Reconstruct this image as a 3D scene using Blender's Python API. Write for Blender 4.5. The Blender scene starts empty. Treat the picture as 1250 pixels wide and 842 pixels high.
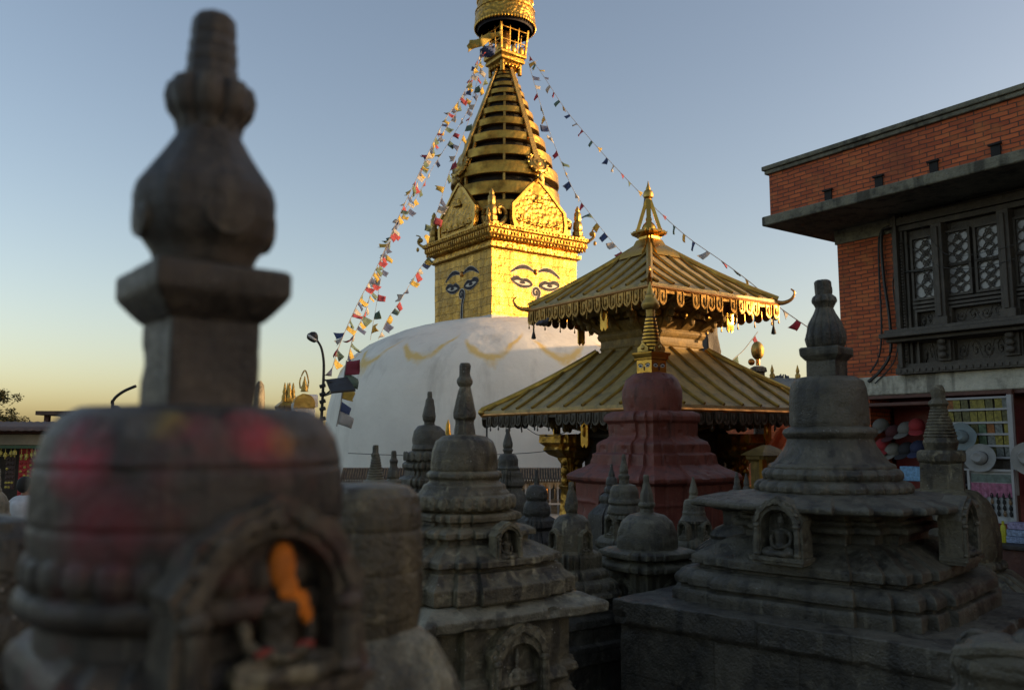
import bpy, bmesh, math, random
from mathutils import Vector, Matrix, noise
random.seed(7)
R = math.radians
S = bpy.context.scene
COL = S.collection
PI = math.pi

# ------------------------------------------------------------------ camera, sky, sun, exposure
FPX = 1030.0                       # focal length in pixels of the 1250 px wide photograph
PITCH = R(6.48)
CAMZ = 1.6
cam = bpy.data.cameras.new('camera'); camo = bpy.data.objects.new('camera', cam); COL.objects.link(camo)
camo.location = (0, 0, CAMZ); camo.rotation_euler = (R(90) + PITCH, 0, 0)
cam.sensor_width = 36; cam.lens = 36 * FPX / 1250
cam.clip_start = 0.05; cam.clip_end = 6000
cam.dof.use_dof = True; cam.dof.focus_distance = 13.0; cam.dof.aperture_fstop = 2.7
S.camera = camo

SUN_AZ = R(92); SUN_EL = R(6.0)   # azimuth clockwise from +Y
world = bpy.data.worlds.new('World'); S.world = world; world.use_nodes = True
wn = world.node_tree; bg = wn.nodes['Background']
sky = wn.nodes.new('ShaderNodeTexSky'); sky.sky_type = 'NISHITA'; sky.sun_disc = False
sky.sun_elevation = SUN_EL; sky.sun_rotation = SUN_AZ
sky.altitude = 1400; sky.air_density = 1.0; sky.dust_density = 6.5; sky.ozone_density = 0.3
tint = wn.nodes.new('ShaderNodeMix'); tint.data_type = 'RGBA'; tint.blend_type = 'MULTIPLY'; tint.inputs[0].default_value = 1
tint.inputs[7].default_value = (1.0, 0.97, 1.05, 1)      # slight lilac of the dusty evening air
wn.links.new(sky.outputs[0], tint.inputs[6]); wn.links.new(tint.outputs[2], bg.inputs[0])
bg.inputs[1].default_value = 0.15
sl = bpy.data.lights.new('sun', 'SUN'); slo = bpy.data.objects.new('sun', sl); COL.objects.link(slo)
sl.energy = 3.5; sl.angle = R(0.5); sl.color = (1.0, 0.61, 0.28)
sd = Vector((math.sin(SUN_AZ) * math.cos(SUN_EL), math.cos(SUN_AZ) * math.cos(SUN_EL), math.sin(SUN_EL)))
slo.rotation_euler = (-sd).to_track_quat('-Z', 'Y').to_euler(); slo.location = sd * 200
S.view_settings.view_transform = 'Standard'; S.view_settings.look = 'None'
S.view_settings.gamma = 1; S.view_settings.use_curve_mapping = False
S.view_settings.exposure = 0.96

# ------------------------------------------------------------------ measuring helpers
ct, st = math.cos(PITCH), math.sin(PITCH)
def ray(px, py):
    u = (px - 625) / FPX; v = (421 - py) / FPX
    return Vector((u, ct - v * st, st + v * ct))
def at(px, py, Y):
    r = ray(px, py); return Vector((0, 0, CAMZ)) + r * (Y / r.y)
def camd(Y, z): return Y * ct + (z - CAMZ) * st

# ------------------------------------------------------------------ mesh helpers
def circ(n=32):
    return [(math.cos(2*PI*i/n), math.sin(2*PI*i/n)) for i in range(n)]
SQ = [(1, -1), (1, 1), (-1, 1), (-1, -1)]
def quad4(q):
    out = []
    for k in range(4):
        c, s = (1, 0, -1, 0)[k], (0, 1, 0, -1)[k]
        out += [(x*c - y*s, x*s + y*c) for x, y in q]
    return out
def redent(k=.6, m=.84): return quad4([(1, -k), (1, k), (m, k), (m, m), (k, m)])
def redent2(a=.38, b=.66, m1=.9, m2=.8): return quad4([(1, -a), (1, a), (m1, a), (m1, b), (m2, b), (m2, m2), (b, m2), (b, m1), (a, m1)])
def chamf(c=.45): return quad4([(1, -c), (1, c)])
def scal(n, dep, per=6):
    out = []
    for i in range(n*per):
        t = 2*PI*i/(n*per); w = abs(math.sin(n*t/2))
        rr = 1 - dep + dep * w**.6
        out.append((rr*math.cos(t), rr*math.sin(t)))
    return out
def rnd2(pts, c, cyc=False):
    out = []; n = len(pts)
    for i, p in enumerate(pts):
        if not cyc and i in (0, n-1): out.append(p); continue
        a = Vector(pts[i-1]); b = Vector(p); e = Vector(pts[(i+1) % n])
        la, le = (a-b).length, (e-b).length
        if la < 1e-6 or le < 1e-6: out.append(p); continue
        out.append(tuple(b + (a-b)*min(c/la, .4))); out.append(tuple(b + (e-b)*min(c/le, .4)))
    return out
def dens(pts, seg, cyc=False):
    out = []; n = len(pts)
    for i in range(n if cyc else n-1):
        a = Vector(pts[i]); b = Vector(pts[(i+1) % n]); k = max(1, int(math.ceil((b-a).length/seg)))
        for j in range(k): out.append(tuple(a + (b-a)*j/k))
    if not cyc: out.append(tuple(pts[-1]))
    return out
def bez(pts, k=6):                 # catmull-rom through 2D/3D points
    P = [Vector(p) for p in pts]; out = []
    for i in range(len(P)-1):
        p0 = P[max(i-1, 0)]; p1 = P[i]; p2 = P[i+1]; p3 = P[min(i+2, len(P)-1)]
        for j in range(k):
            t = j/k
            out.append(.5*((2*p1)+(p2-p0)*t+(2*p0-5*p1+4*p2-p3)*t*t+(3*p1-p0-3*p2+p3)*t**3))
    out.append(P[-1]); return out

class MB:
    def __init__(s): s.v = []; s.f = []; s.mi = []
    def add(s, v, f, M=None, mi=0):
        o = len(s.v)
        s.v += [tuple(M @ Vector(p)) for p in v] if M else [tuple(p) for p in v]
        s.f += [tuple(i+o for i in q) for q in f]; s.mi += [mi]*len(f); return s
    def loft(s, plan, prof, seg=None, rc=0, pc=0, cap=True, M=None, mi=0):
        rm = max(p[0] for p in prof)
        if pc: plan = rnd2(plan, pc/rm, True)
        if rc: prof = rnd2(prof, rc)
        if seg: plan = dens(plan, seg/rm, True); prof = dens(prof, seg)
        n = len(plan); v = []; f = []
        for r, z in prof: v += [(x*r, y*r, z) for x, y in plan]
        for i in range(len(prof)-1):
            up = prof[i+1][1] - prof[i][1]
            for j in range(n):
                a, b = i*n+j, i*n+(j+1) % n; f.append((a, b, b+n, a+n))
        if cap:
            f.append(tuple(range(n-1, -1, -1))); f.append(tuple((len(prof)-1)*n+j for j in range(n)))
        return s.add(v, f, M, mi)
    def box(s, x0, x1, y0, y1, z0, z1, M=None, mi=0):
        v = [(x, y, z) for z in (z0, z1) for y in (y0, y1) for x in (x0, x1)]
        f = [(0, 2, 3, 1), (4, 5, 7, 6), (0, 1, 5, 4), (2, 6, 7, 3), (0, 4, 6, 2), (1, 3, 7, 5)]
        return s.add(v, f, M, mi)
    def tube(s, path, r, n=8, r2=None, cap=True, M=None, mi=0, sq=False):
        P = [Vector(p) for p in path]; v = []; f = []; m = len(P)
        ref = Vector((0, 0, 1))
        for i, p in enumerate(P):
            t = (P[min(i+1, m-1)] - P[max(i-1, 0)]).normalized()
            if abs(t.dot(ref)) > .95: q = Vector((1, 0, 0))
            else: q = ref
            a = t.cross(q).normalized(); b = t.cross(a).normalized()
            if isinstance(r, (list, tuple)): rr = r[i]
            else: rr = r if r2 is None else r + (r2-r)*i/max(1, m-1)
            for j in range(n):
                w = 2*PI*(j+.5)/n; v.append(p + (a*math.cos(w)+b*math.sin(w))*rr)
        for i in range(m-1):
            for j in range(n):
                A, B = i*n+j, i*n+(j+1) % n; f.append((A, A+n, B+n, B))
        if cap: f.append(tuple(range(n))); f.append(tuple((m-1)*n+j for j in range(n-1, -1, -1)))
        return s.add(v, f, M, mi)
    def beam(s, a, b, w, h, mi=0, M=None):       # square beam between two points
        a, b = Vector(a), Vector(b); t = (b-a).normalized()
        q = Vector((0, 0, 1)) if abs(t.z) < .97 else Vector((1, 0, 0))
        x = t.cross(q).normalized()*w/2; y = x.cross(t).normalized()*h/2
        v = [p+i*x+j*y for p in (a, b) for i, j in ((-1, -1), (1, -1), (1, 1), (-1, 1))]
        return s.add(v, [(0, 1, 2, 3), (7, 6, 5, 4), (0, 4, 5, 1), (1, 5, 6, 2), (2, 6, 7, 3), (3, 7, 4, 0)], M, mi)
    def ell(s, c, r, n=14, m=9, M=None, mi=0):
        v = [(c[0], c[1], c[2]-r[2])]; f = []
        for i in range(1, m):
            a = -PI/2 + PI*i/m
            for j in range(n):
                b = 2*PI*j/n; v.append((c[0]+r[0]*math.cos(a)*math.cos(b), c[1]+r[1]*math.cos(a)*math.sin(b), c[2]+r[2]*math.sin(a)))
        v.append((c[0], c[1], c[2]+r[2])); t = len(v)-1
        for j in range(n): f.append((0, 1+(j+1) % n, 1+j)); f.append((t, t-n+j, t-n+(j+1) % n))
        for i in range(m-2):
            for j in range(n):
                A, B = 1+i*n+j, 1+i*n+(j+1) % n; f.append((A, B, B+n, A+n))
        return s.add(v, f, M, mi)
    def prism(s, poly, mp, w0, w1, mi=0):        # 2D polygon extruded through mp(u, v, w)
        n = len(poly)
        v = [mp(x, y, w0) for x, y in poly] + [mp(x, y, w1) for x, y in poly]
        f = [tuple(range(n)), tuple(range(2*n-1, n-1, -1))] + [(i, i+n, (i+1) % n+n, (i+1) % n) for i in range(n)]
        return s.add(v, f, None, mi)
    def ring(s, outer, inner, mp, w0, w1, mi=0, closed=True):   # band between two outlines of equal length, extruded
        n = len(outer); v = []
        for w in (w0, w1): v += [mp(x, y, w) for x, y in outer] + [mp(x, y, w) for x, y in inner]
        f = []
        for i in range(n if closed else n-1):
            j = (i+1) % n
            f += [(i, j, n+j, n+i), (2*n+i, 3*n+i, 3*n+j, 2*n+j), (i, 2*n+i, 2*n+j, j), (n+i, n+j, 3*n+j, 3*n+i)]
        if not closed:
            for i in (0, n-1): f.append((i, n+i, 3*n+i, 2*n+i))
        return s.add(v, f, None, mi)
    def build(s, name, mat, parent=None, ang=38, amp=0, sc=8, bev=0, loc=None, rot=0, flat=False, chip=0):
        me = bpy.data.meshes.new(name)
        vv = s.v
        if amp:
            seed = Vector((random.random()*50, random.random()*50, 0))
            vv = []
            for p in s.v:
                P = Vector(p)
                Q = P + noise.noise_vector(P*sc+seed)*amp + noise.noise_vector(P*sc*3.3+seed)*amp*.4
                if chip:
                    c_ = noise.noise(P*chip+seed); r_ = math.hypot(Q.x, Q.y)
                    if c_ > .30 and r_ > .02: q_ = 1-min(.12, (c_-.30)*amp*(14 if amp > .002 else 8)/r_); Q.x *= q_; Q.y *= q_; Q.z -= (c_-.30)*amp*3
                vv.append(Q)
        me.from_pydata(vv, [], s.f); me.validate()
        bm = bmesh.new(); bm.from_mesh(me); bmesh.ops.recalc_face_normals(bm, faces=bm.faces); bm.to_mesh(me); bm.free()
        mats = mat if isinstance(mat, (list, tuple)) else [mat]
        for m in mats: me.materials.append(m)
        if len(mats) > 1 and len(me.polygons) == len(s.mi): me.polygons.foreach_set('material_index', s.mi)
        if not flat:
            me.polygons.foreach_set('use_smooth', [True]*len(me.polygons))
            me.set_sharp_from_angle(angle=R(ang))
        me.update()
        o = bpy.data.objects.new(name, me); COL.objects.link(o)
        if parent: o.parent = parent
        if loc is not None: o.location = loc
        if rot: o.rotation_euler = (0, 0, rot)
        if bev:
            b = o.modifiers.new('bevel', 'BEVEL'); b.width = bev; b.segments = 2; b.limit_method = 'ANGLE'; b.angle_limit = R(35)
        return o

def tag(o, label, cat, group=None, kind=None):
    o['label'] = label; o['category'] = cat
    if group: o['group'] = group
    if kind: o['kind'] = kind
    return o
def thing(name, label, cat, loc=(0, 0, 0), rot=0, group=None):
    o = bpy.data.objects.new(name, None); COL.objects.link(o); o.empty_display_size = .2
    o.location = loc; o.rotation_euler = (0, 0, rot); return tag(o, label, cat, group)
def dup(o, parent=None):
    c = o.copy(); COL.objects.link(c)
    if parent: c.parent = parent
    for ch in list(o.children): dup(ch, c)
    return c

# ------------------------------------------------------------------ materials
class G:
    def __init__(s, name):
        s.m = bpy.data.materials.new(name); s.m.use_nodes = True; s.t = s.m.node_tree
        s.b = s.t.nodes['Principled BSDF']; s.geo = None
    def put(s, sock, v):
        if isinstance(v, bpy.types.NodeSocket): s.t.links.new(v, sock)
        elif isinstance(v, bpy.types.Node): s.t.links.new(v.outputs[0], sock)
        else:
            if isinstance(v, (tuple, list)) and len(v) == 3 and sock.type == 'RGBA': v = (*v, 1)
            sock.default_value = v
    def n(s, typ, ins={}, **pr):
        x = s.t.nodes.new('ShaderNode'+typ)
        for k, v in pr.items(): setattr(x, k, v)
        for k, v in ins.items(): s.put(x.inputs[k], v)
        return x
    def ma(s, op, a, b=0, c=None, clamp=False):
        x = s.n('Math', {0: a, 1: b}, operation=op, use_clamp=clamp)
        if c is not None: s.put(x.inputs[2], c)
        return x.outputs[0]
    def mix(s, f, a, b, bt='MIX'):
        x = s.n('Mix', data_type='RGBA', blend_type=bt); s.put(x.inputs[0], f); s.put(x.inputs[6], a); s.put(x.inputs[7], b); return x.outputs[2]
    def mr(s, v, a, b, c=0, d=1): return s.n('MapRange', {0: v, 1: a, 2: b, 3: c, 4: d}).outputs[0]
    def pos(s, obj=False):
        return s.n('TexCoord').outputs['Object'] if obj else s.n('NewGeometry').outputs['Position']
    def no(s, vec, scale, det=5, rough=.55, dist=0, sc=None):
        if sc: vec = s.n('VectorMath', {0: vec, 1: sc}, operation='MULTIPLY').outputs[0]
        return s.n('TexNoise', {'Vector': vec, 'Scale': scale, 'Detail': det, 'Roughness': rough, 'Distortion': dist}).outputs[0]
    def bump(s, h, strength, dist=.01, norm=None):
        x = s.n('Bump', {'Height': h, 'Strength': strength, 'Distance': dist})
        if norm is not None: s.put(x.inputs['Normal'], norm)
        return x.outputs[0]
    def fin(s, col=None, rough=None, normal=None, metal=None, spec=None):
        if col is not None: s.put(s.b.inputs['Base Color'], col)
        if rough is not None: s.put(s.b.inputs['Roughness'], rough)
        if normal is not None: s.put(s.b.inputs['Normal'], normal)
        if metal is not None: s.put(s.b.inputs['Metallic'], metal)
        if spec is not None: s.put(s.b.inputs['Specular IOR Level'], spec)
        return s.m

def stone(name, dark, mid, lich, lichamt=.5, k=1.0, streak=.4, rough=.50):
    g = G(name); P = g.pos()
    a = g.no(P, 3.2*k, 8, .62); b = g.no(P, 22*k, 6, .6); c = g.no(P, 75*k, 4, .6)
    wm = lambda c: (c[0]*1.14, c[1]*1.11, c[2]*.94)
    dark, mid, lich = wm(dark), wm(mid), wm(lich)
    col = g.mix(g.mr(a, .40, .60), tuple(x*.62 for x in dark), tuple(x*1.12 for x in mid))
    col = g.mix(g.mr(b, .35, .75, 0, .55), col, tuple(x*1.45 for x in mid))
    up = g.n('SeparateXYZ', {0: g.n('NewGeometry').outputs['Normal']}).outputs[2]
    dust = g.ma('MULTIPLY', g.mr(up, .35, 1.0), g.mr(a, .35, .6))
    lm = g.ma('MULTIPLY', g.mr(g.no(P, 9*k, 7, .7, .6), .56, .66), lichamt)
    col = g.mix(g.ma('MULTIPLY', dust, min(1, lichamt*1.3)), col, tuple((x+y)/2*1.15 for x, y in zip(mid, lich)))
    col = g.mix(lm, col, lich)
    sm = g.ma('MULTIPLY', g.mr(g.no(P, 14*k, 4, .6, 0, (1, 1, .12)), .6, .72), streak)
    col = g.mix(sm, col, tuple(x*1.5 for x in lich))
    pt = g.n('NewGeometry').outputs['Pointiness']
    wear = g.ma('MULTIPLY', g.mr(pt, .515, .60), g.mr(b, .36, .6))
    col = g.mix(g.ma('MULTIPLY', wear, .55), col, tuple(x*1.1 for x in lich))
    dk = g.mr(g.no(P, 10*k, 3, .5, 0, (1, 1, .18)), .34, .46, .75, 0)
    col = g.mix(dk, col, tuple(x*.45 for x in dark))
    # droppings and chips
    vo = g.n('TexVoronoi', {'Vector': P, 'Scale': 30*k}).outputs['Distance']
    sp = g.ma('MULTIPLY', g.ma('LESS_THAN', vo, .10), g.mr(g.no(P, 4*k, 3), .5, .62))
    col = g.mix(sp, col, (.34, .33, .30))
    h = g.ma('ADD', g.ma('MULTIPLY', b, .6), g.ma('MULTIPLY', c, .35))
    pit = g.mr(g.n('TexVoronoi', {'Vector': P, 'Scale': 55*k}).outputs['Distance'], 0, .35)
    h = g.ma('ADD', h, g.ma('MULTIPLY', pit, .12))
    return g, col, g.bump(h, 1.0, .02/k), g.mr(b, .3, .7, rough-.16, rough+.18)

def mk_stone(*a, **k):
    joints = k.pop('joints', None)
    g, c, n, r = stone(*a, **k)
    if joints:
        O = g.pos(True); x = g.n('SeparateXYZ', {0: O}); V = g.n('CombineXYZ', {0: g.ma('ADD', x.outputs[0], x.outputs[1]), 1: x.outputs[2]}).outputs[0]
        V = g.n('VectorMath', {0: V, 1: g.n('VectorMath', {0: g.n('TexNoise', {'Vector': O, 'Scale': 5.0, 'Detail': 3}).outputs['Color'], 1: (.03, .03, 0)}, operation='MULTIPLY').outputs[0]}, operation='ADD').outputs[0]
        br = g.n('TexBrick', {'Vector': V, 'Color1': (1, 1, 1), 'Color2': (.72, .72, .72), 'Mortar': (.55, .52, .45), 'Scale': 1, 'Mortar Size': .007, 'Brick Width': joints[0], 'Row Height': joints[1]})
        c = g.mix(1, c, br.outputs[0], 'MULTIPLY'); n = g.bump(g.ma('MULTIPLY', br.outputs[1], -1), .8, .012, n)
    return g.fin(c, r, n)

M = {}
M['stone_dark'] = mk_stone('weathered_black_stone', (.026, .024, .020), (.062, .057, .047), (.125, .118, .096), .45)
M['stone_warm'] = mk_stone('weathered_brown_stone', (.027, .023, .017), (.072, .062, .043), (.19, .17, .125), .85, 1.0, .75)
M['stone_grey'] = mk_stone('weathered_grey_stone', (.034, .031, .025), (.085, .078, .060), (.17, .16, .12), .6)
M['stone_soot'] = mk_stone('sooty_stone', (.016, .015, .013), (.036, .033, .029), (.08, .076, .066), .3)
M['stone_lip'] = mk_stone('lichen_slab_stone', (.06, .057, .048), (.13, .122, .10), (.26, .25, .21), .9)
M['plinth'] = mk_stone('plinth_stone', (.028, .026, .023), (.066, .061, .053), (.14, .13, .11), .5, .7, .5, joints=(.58, .33))
M['powdered'] = mk_stone('offering_stained_stone', (.022, .018, .016), (.060, .048, .040), (.12, .10, .085), .35, 3.0)

def plain(name, col, rough=.6, metal=0, var=.35, k=5, bump=.15):
    g = G(name); P = g.pos(); a = g.no(P, k, 6, .6)
    c = g.mix(g.mr(a, .3, .7), tuple(x*(1-var) for x in col), tuple(min(1, x*(1+var)) for x in col))
    return g.fin(c, g.mr(a, .3, .7, max(.05, rough-.12), min(1, rough+.12)), g.bump(g.no(P, k*7, 4), bump, .01), metal)

def gold(name, col=(.82, .50, .11), tarn=(.16, .10, .03), amt=.45, k=2.0, rough=.34, relief=.5, rs=9, rd=.03):
    g = G(name); P = g.pos()
    a = g.no(P, k, 7, .65); b = g.no(P, rs, 4, .6); v = g.n('TexVoronoi', {'Vector': P, 'Scale': rs*.8}, feature='SMOOTH_F1').outputs['Distance']
    c = g.mix(g.ma('MULTIPLY', g.mr(a, .42, .68), amt), col, tarn)
    h = g.ma('ADD', g.ma('MULTIPLY', b, .5), v)
    return g.fin(c, g.mr(a, .35, .7, rough-.08, rough+.2), g.bump(h, relief, rd), 1.0)
M['gold'] = gold('gilded_copper', (.50, .295, .058), (.08, .048, .014), .6)
M['spire_gold'] = gold('weathered_spire_gilt', (.52, .31, .06), (.08, .048, .015), .65, 1.2, .38, .5, 5, .05)
M['gold_relief'] = gold('gilded_relief', (.52, .30, .058), (.08, .048, .014), amt=.6, relief=.9, rs=7, rd=.08)
M['gold_dull'] = gold('dull_gilt', (.50, .33, .09), (.10, .07, .03), .6, 1.6, .42, .4)
M['gold_bright'] = gold('bright_gilt', (.56, .33, .065), (.3, .18, .04), .3, 3, .28, .3, 14, .015)
M['brass_red'] = gold('copper_trim', (.55, .26, .07), (.10, .05, .02), .5, 4, .36, .4, 20, .01)

def plates():
    g = G('gilded_plates'); O = g.pos(True); x = g.n('SeparateXYZ', {0: O})
    u = g.ma('ADD', x.outputs[0], x.outputs[1])
    V = g.n('CombineXYZ', {0: u, 1: x.outputs[2]}).outputs[0]
    V = g.n('VectorMath', {0: V, 1: g.n('VectorMath', {0: g.n('TexNoise', {'Vector': O, 'Scale': 1.3, 'Detail': 2}).outputs['Color'], 1: (.22, .22, 0)}, operation='MULTIPLY').outputs[0]}, operation='ADD').outputs[0]
    br = g.n('TexBrick', {'Vector': V, 'Color1': (.50, .30, .062), 'Color2': (.28, .165, .035), 'Mortar': (.10, .065, .02), 'Scale': 1.0, 'Mortar Size': .012, 'Mortar Smooth': .4, 'Bias': -.1, 'Brick Width': .62, 'Row Height': .42}, offset=.5)
    a = g.no(O, 1.1, 7, .65); b = g.no(O, 6, 5, .6); st2 = g.no(O, 2.2, 5, .6, 0, (1, 1, .12))
    c = g.mix(g.ma('MULTIPLY', g.mr(g.ma('ADD', g.ma('MULTIPLY', a, .5), g.ma('MULTIPLY', st2, .5)), .46, .64), .75), br.outputs[0], (.20, .13, .04))
    h = g.ma('ADD', g.ma('MULTIPLY', br.outputs[1], -.9), g.ma('MULTIPLY', b, .45))
    h = g.ma('ADD', h, g.ma('MULTIPLY', a, 1.6))
    h = g.ma('ADD', h, g.ma('MULTIPLY', g.n('TexVoronoi', {'Vector': O, 'Scale': 4.5}, feature='SMOOTH_F1').outputs['Distance'], .25))
    return g.fin(c, g.mr(st2, .3, .7, .24, .5), g.bump(h, .8, .08), 1.0)
M['plates'] = plates()

def white_dome():
    g = G('limewashed_dome'); O = g.pos(True); x = g.n('SeparateXYZ', {0: O}); X, Y, Z = x.outputs
    a = g.no(O, .35, 8, .6); st_ = g.no(O, 1.1, 5, .65, 0, (1, 1, .08)); b = g.no(O, 2.5, 6)
    c = g.mix(g.mr(a, .35, .7), (.72, .69, .61), (.84, .81, .72))
    c = g.mix(g.mr(st_, .52, .74, 0, .65), c, (.47, .44, .38)); c = g.mix(g.mr(g.no(O, 1.6, 7, .7), .60, .74, 0, .3), c, (.56, .54, .48))
    # saffron swags thrown on the crown
    th = g.ma('ARCTAN2', Y, X)
    fr = g.ma('FRACT', g.ma('ADD', g.ma('MULTIPLY', th, 16/(2*PI)), .23))
    t = g.ma('MULTIPLY', g.ma('SUBTRACT', fr, .5), 2.0)
    rr = g.ma('SQRT', g.ma('ADD', g.ma('MULTIPLY', X, X), g.ma('MULTIPLY', Y, Y)))
    tgt = g.ma('SUBTRACT', g.ma('SUBTRACT', 9.12, g.ma('MULTIPLY', t, .28)), g.ma('MULTIPLY', g.ma('MULTIPLY', t, t), 1.35))
    w = g.no(O, .9, 4, .6)
    dd = g.ma('ABSOLUTE', g.ma('SUBTRACT', g.ma('ADD', rr, g.ma('MULTIPLY', g.ma('SUBTRACT', w, .5), .7)), tgt))
    msk = g.mr(dd, .06, .24, 1, 0)
    msk = g.ma('MULTIPLY', msk, g.mr(g.no(O, .7, 4), .36, .50, .25, 1))
    msk = g.ma('MULTIPLY', msk, g.mr(g.ma('ABSOLUTE', t), .74, .92, 1, 0))
    msk = g.ma('MULTIPLY', msk, g.ma('GREATER_THAN', Z, 3))
    c = g.mix(g.ma('MULTIPLY', msk, .8), c, (.74, .49, .10))
    return g.fin(c, .8, g.bump(g.ma('ADD', g.ma('MULTIPLY', b, .5), g.no(O, .8, 5)), .25, .15))
M['dome'] = white_dome()
M['whitewash'] = plain('whitewash', (.52, .51, .49), .8, 0, .18, 1.5)
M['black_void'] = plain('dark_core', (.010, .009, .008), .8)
M['indigo'] = plain('indigo_paint', (.010, .009, .020), .75, 0, .1)
M['eye_white'] = plain('eye_white_paint', (.46, .44, .38), .5, 0, .1)
M['red_paint'] = plain('dark_red_paint', (.20, .02, .015), .5)
M['maroon'] = None
def maroon():
    g = G('red_washed_masonry'); P = g.pos(); a = g.no(P, 2.4, 8, .65); s_ = g.no(P, 9, 5, .6, 0, (1, 1, .15)); b = g.no(P, 25, 5)
    c = g.mix(g.mr(a, .35, .7), (.11, .030, .020), (.205, .056, .036))
    c = g.mix(g.mr(s_, .50, .70, 0, .75), c, (.045, .020, .016)); c = g.mix(g.mr(g.no(P, 6, 8, .7), .58, .68, 0, .65), c, (.20, .085, .06))
    c = g.mix(g.ma('MULTIPLY', g.mr(b, .6, .72), .4), c, (.19, .10, .08))
    return g.fin(c, g.mr(a, .3, .7, .5, .75), g.bump(b, .4, .012))
M['maroon'] = maroon()

def brick():
    g = G('red_brick'); O = g.pos(True); x = g.n('SeparateXYZ', {0: O}); u = g.ma('ADD', x.outputs[0], x.outputs[1])
    V = g.n('CombineXYZ', {0: u, 1: x.outputs[2]}).outputs[0]
    V = g.n('VectorMath', {0: V, 1: g.n('VectorMath', {0: g.n('TexNoise', {'Vector': O, 'Scale': 4, 'Detail': 3}).outputs['Color'], 1: (.035, .03, 0)}, operation='MULTIPLY').outputs[0]}, operation='ADD').outputs[0]
    br = g.n('TexBrick', {'Vector': V, 'Color1': (.62, .145, .044), 'Color2': (.38, .078, .027), 'Mortar': (.11, .055, .034), 'Scale': 1.0, 'Mortar Size': .008, 'Mortar Smooth': .4, 'Bias': 0.0, 'Brick Width': .20, 'Row Height': .060})
    a = g.no(O, 1.2, 7, .65); b = g.no(O, 14, 5); d = g.no(O, 5, 4)
    c = g.mix(g.mr(d, .5, .75, 0, .6), br.outputs[0], (.52, .19, .055))
    c = g.mix(g.mr(a, .50, .72, 0, .7), c, (.18, .045, .024))
    c = g.mix(g.mr(b, .62, .75, 0, .5), c, (.07, .05, .04))
    h = g.ma('ADD', g.ma('MULTIPLY', br.outputs[1], -1.0), g.ma('MULTIPLY', b, .5))
    return g.fin(c, .82, g.bump(h, .8, .012))
M['brick'] = brick()
M['concrete'] = mk_stone('stained_concrete', (.065, .062, .052), (.15, .145, .122), (.20, .195, .165), .5, .5, .3, .8)
M['render_white'] = mk_stone('chipped_white_render', (.20, .195, .185), (.36, .355, .34), (.44, .43, .42), .4, .6, .2, .8)
def wood(name, a_, b_):
    g = G(name); P = g.pos(); n1 = g.no(P, 26, 6, .6, .4, (1, 1, .2)); n2 = g.no(P, 5, 5); v = g.n('TexVoronoi', {'Vector': P, 'Scale': 26}).outputs['Distance']
    c = g.mix(n1, a_, b_); c = g.mix(g.mr(n2, .5, .75, 0, .6), c, tuple(x*1.6 for x in b_))
    return g.fin(c, .6, g.bump(g.ma('ADD', n1, g.ma('MULTIPLY', v, .4)), .6, .012))
M['wood_dark'] = wood('carved_dark_timber', (.030, .025, .019), (.082, .068, .052))
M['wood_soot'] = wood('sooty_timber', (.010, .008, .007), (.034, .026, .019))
M['wood_red'] = wood('reddish_timber', (.05, .018, .012), (.11, .04, .025))
M['wood_temple'] = wood('gilded_carved_timber', (.07, .046, .014), (.30, .20, .055))
def roofmetal():
    g = G('gilt_roof_sheet'); P = g.pos(); a = g.no(P, 1.7, 8, .65); s_ = g.no(P, 6, 5, .65); b = g.no(P, 30, 4)
    c = g.mix(g.mr(a, .35, .65), (.46, .33, .12), (.29, .225, .105))
    c = g.mix(g.mr(s_, .5, .7, 0, .7), c, (.105, .10, .07))
    c = g.mix(g.mr(b, .62, .72, 0, .5), c, (.42, .31, .10))
    return g.fin(c, g.mr(a, .3, .7, .42, .62), g.bump(g.ma('ADD', s_, b), .35, .02), .30)
M['roof_gilt'] = roofmetal()
M['rib_gilt'] = gold('gilt_roof_seam', (.55, .36, .08), (.15, .11, .045), .6, 3, .42, .3, 20, .01)
M['fringe_gilt'] = gold('tarnished_gilt_fringe', (.34, .20, .06), (.08, .055, .02), .6, 5, .42, .4, 20, .01)
M['wood_fringe'] = wood('tarnished_fringe', (.020, .015, .009), (.075, .055, .030))
M['paving'] = None
def paving():
    g = G('stone_paving'); P = g.pos()
    br = g.n('TexBrick', {'Vector': P, 'Color1': (.07, .066, .058), 'Color2': (.048, .045, .04), 'Mortar': (.02, .019, .017), 'Scale': 1, 'Mortar Size': .012, 'Brick Width': .6, 'Row Height': .45})
    a = g.no(P, 2, 8, .65); b = g.no(P, 30, 5)
    c = g.mix(g.mr(a, .4, .7, 0, .7), br.outputs[0], (.085, .08, .068))
    return g.fin(c, .75, g.bump(g.ma('ADD', g.ma('MULTIPLY', br.outputs[1], -1), b), .5, .01))
M['paving'] = paving()
M['iron'] = plain('dark_iron', (.035, .033, .03), .5, .6)
M['rope'] = plain('rope', (.25, .24, .22), .9)
M['cable'] = plain('black_cable', (.012, .012, .012), .5)
FLAGC = [('blue', (.075, .11, .24)), ('white', (.46, .45, .43)), ('red', (.36, .07, .10)), ('green', (.13, .20, .165)), ('yellow', (.52, .40, .10))]
FLAGM = []
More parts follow.
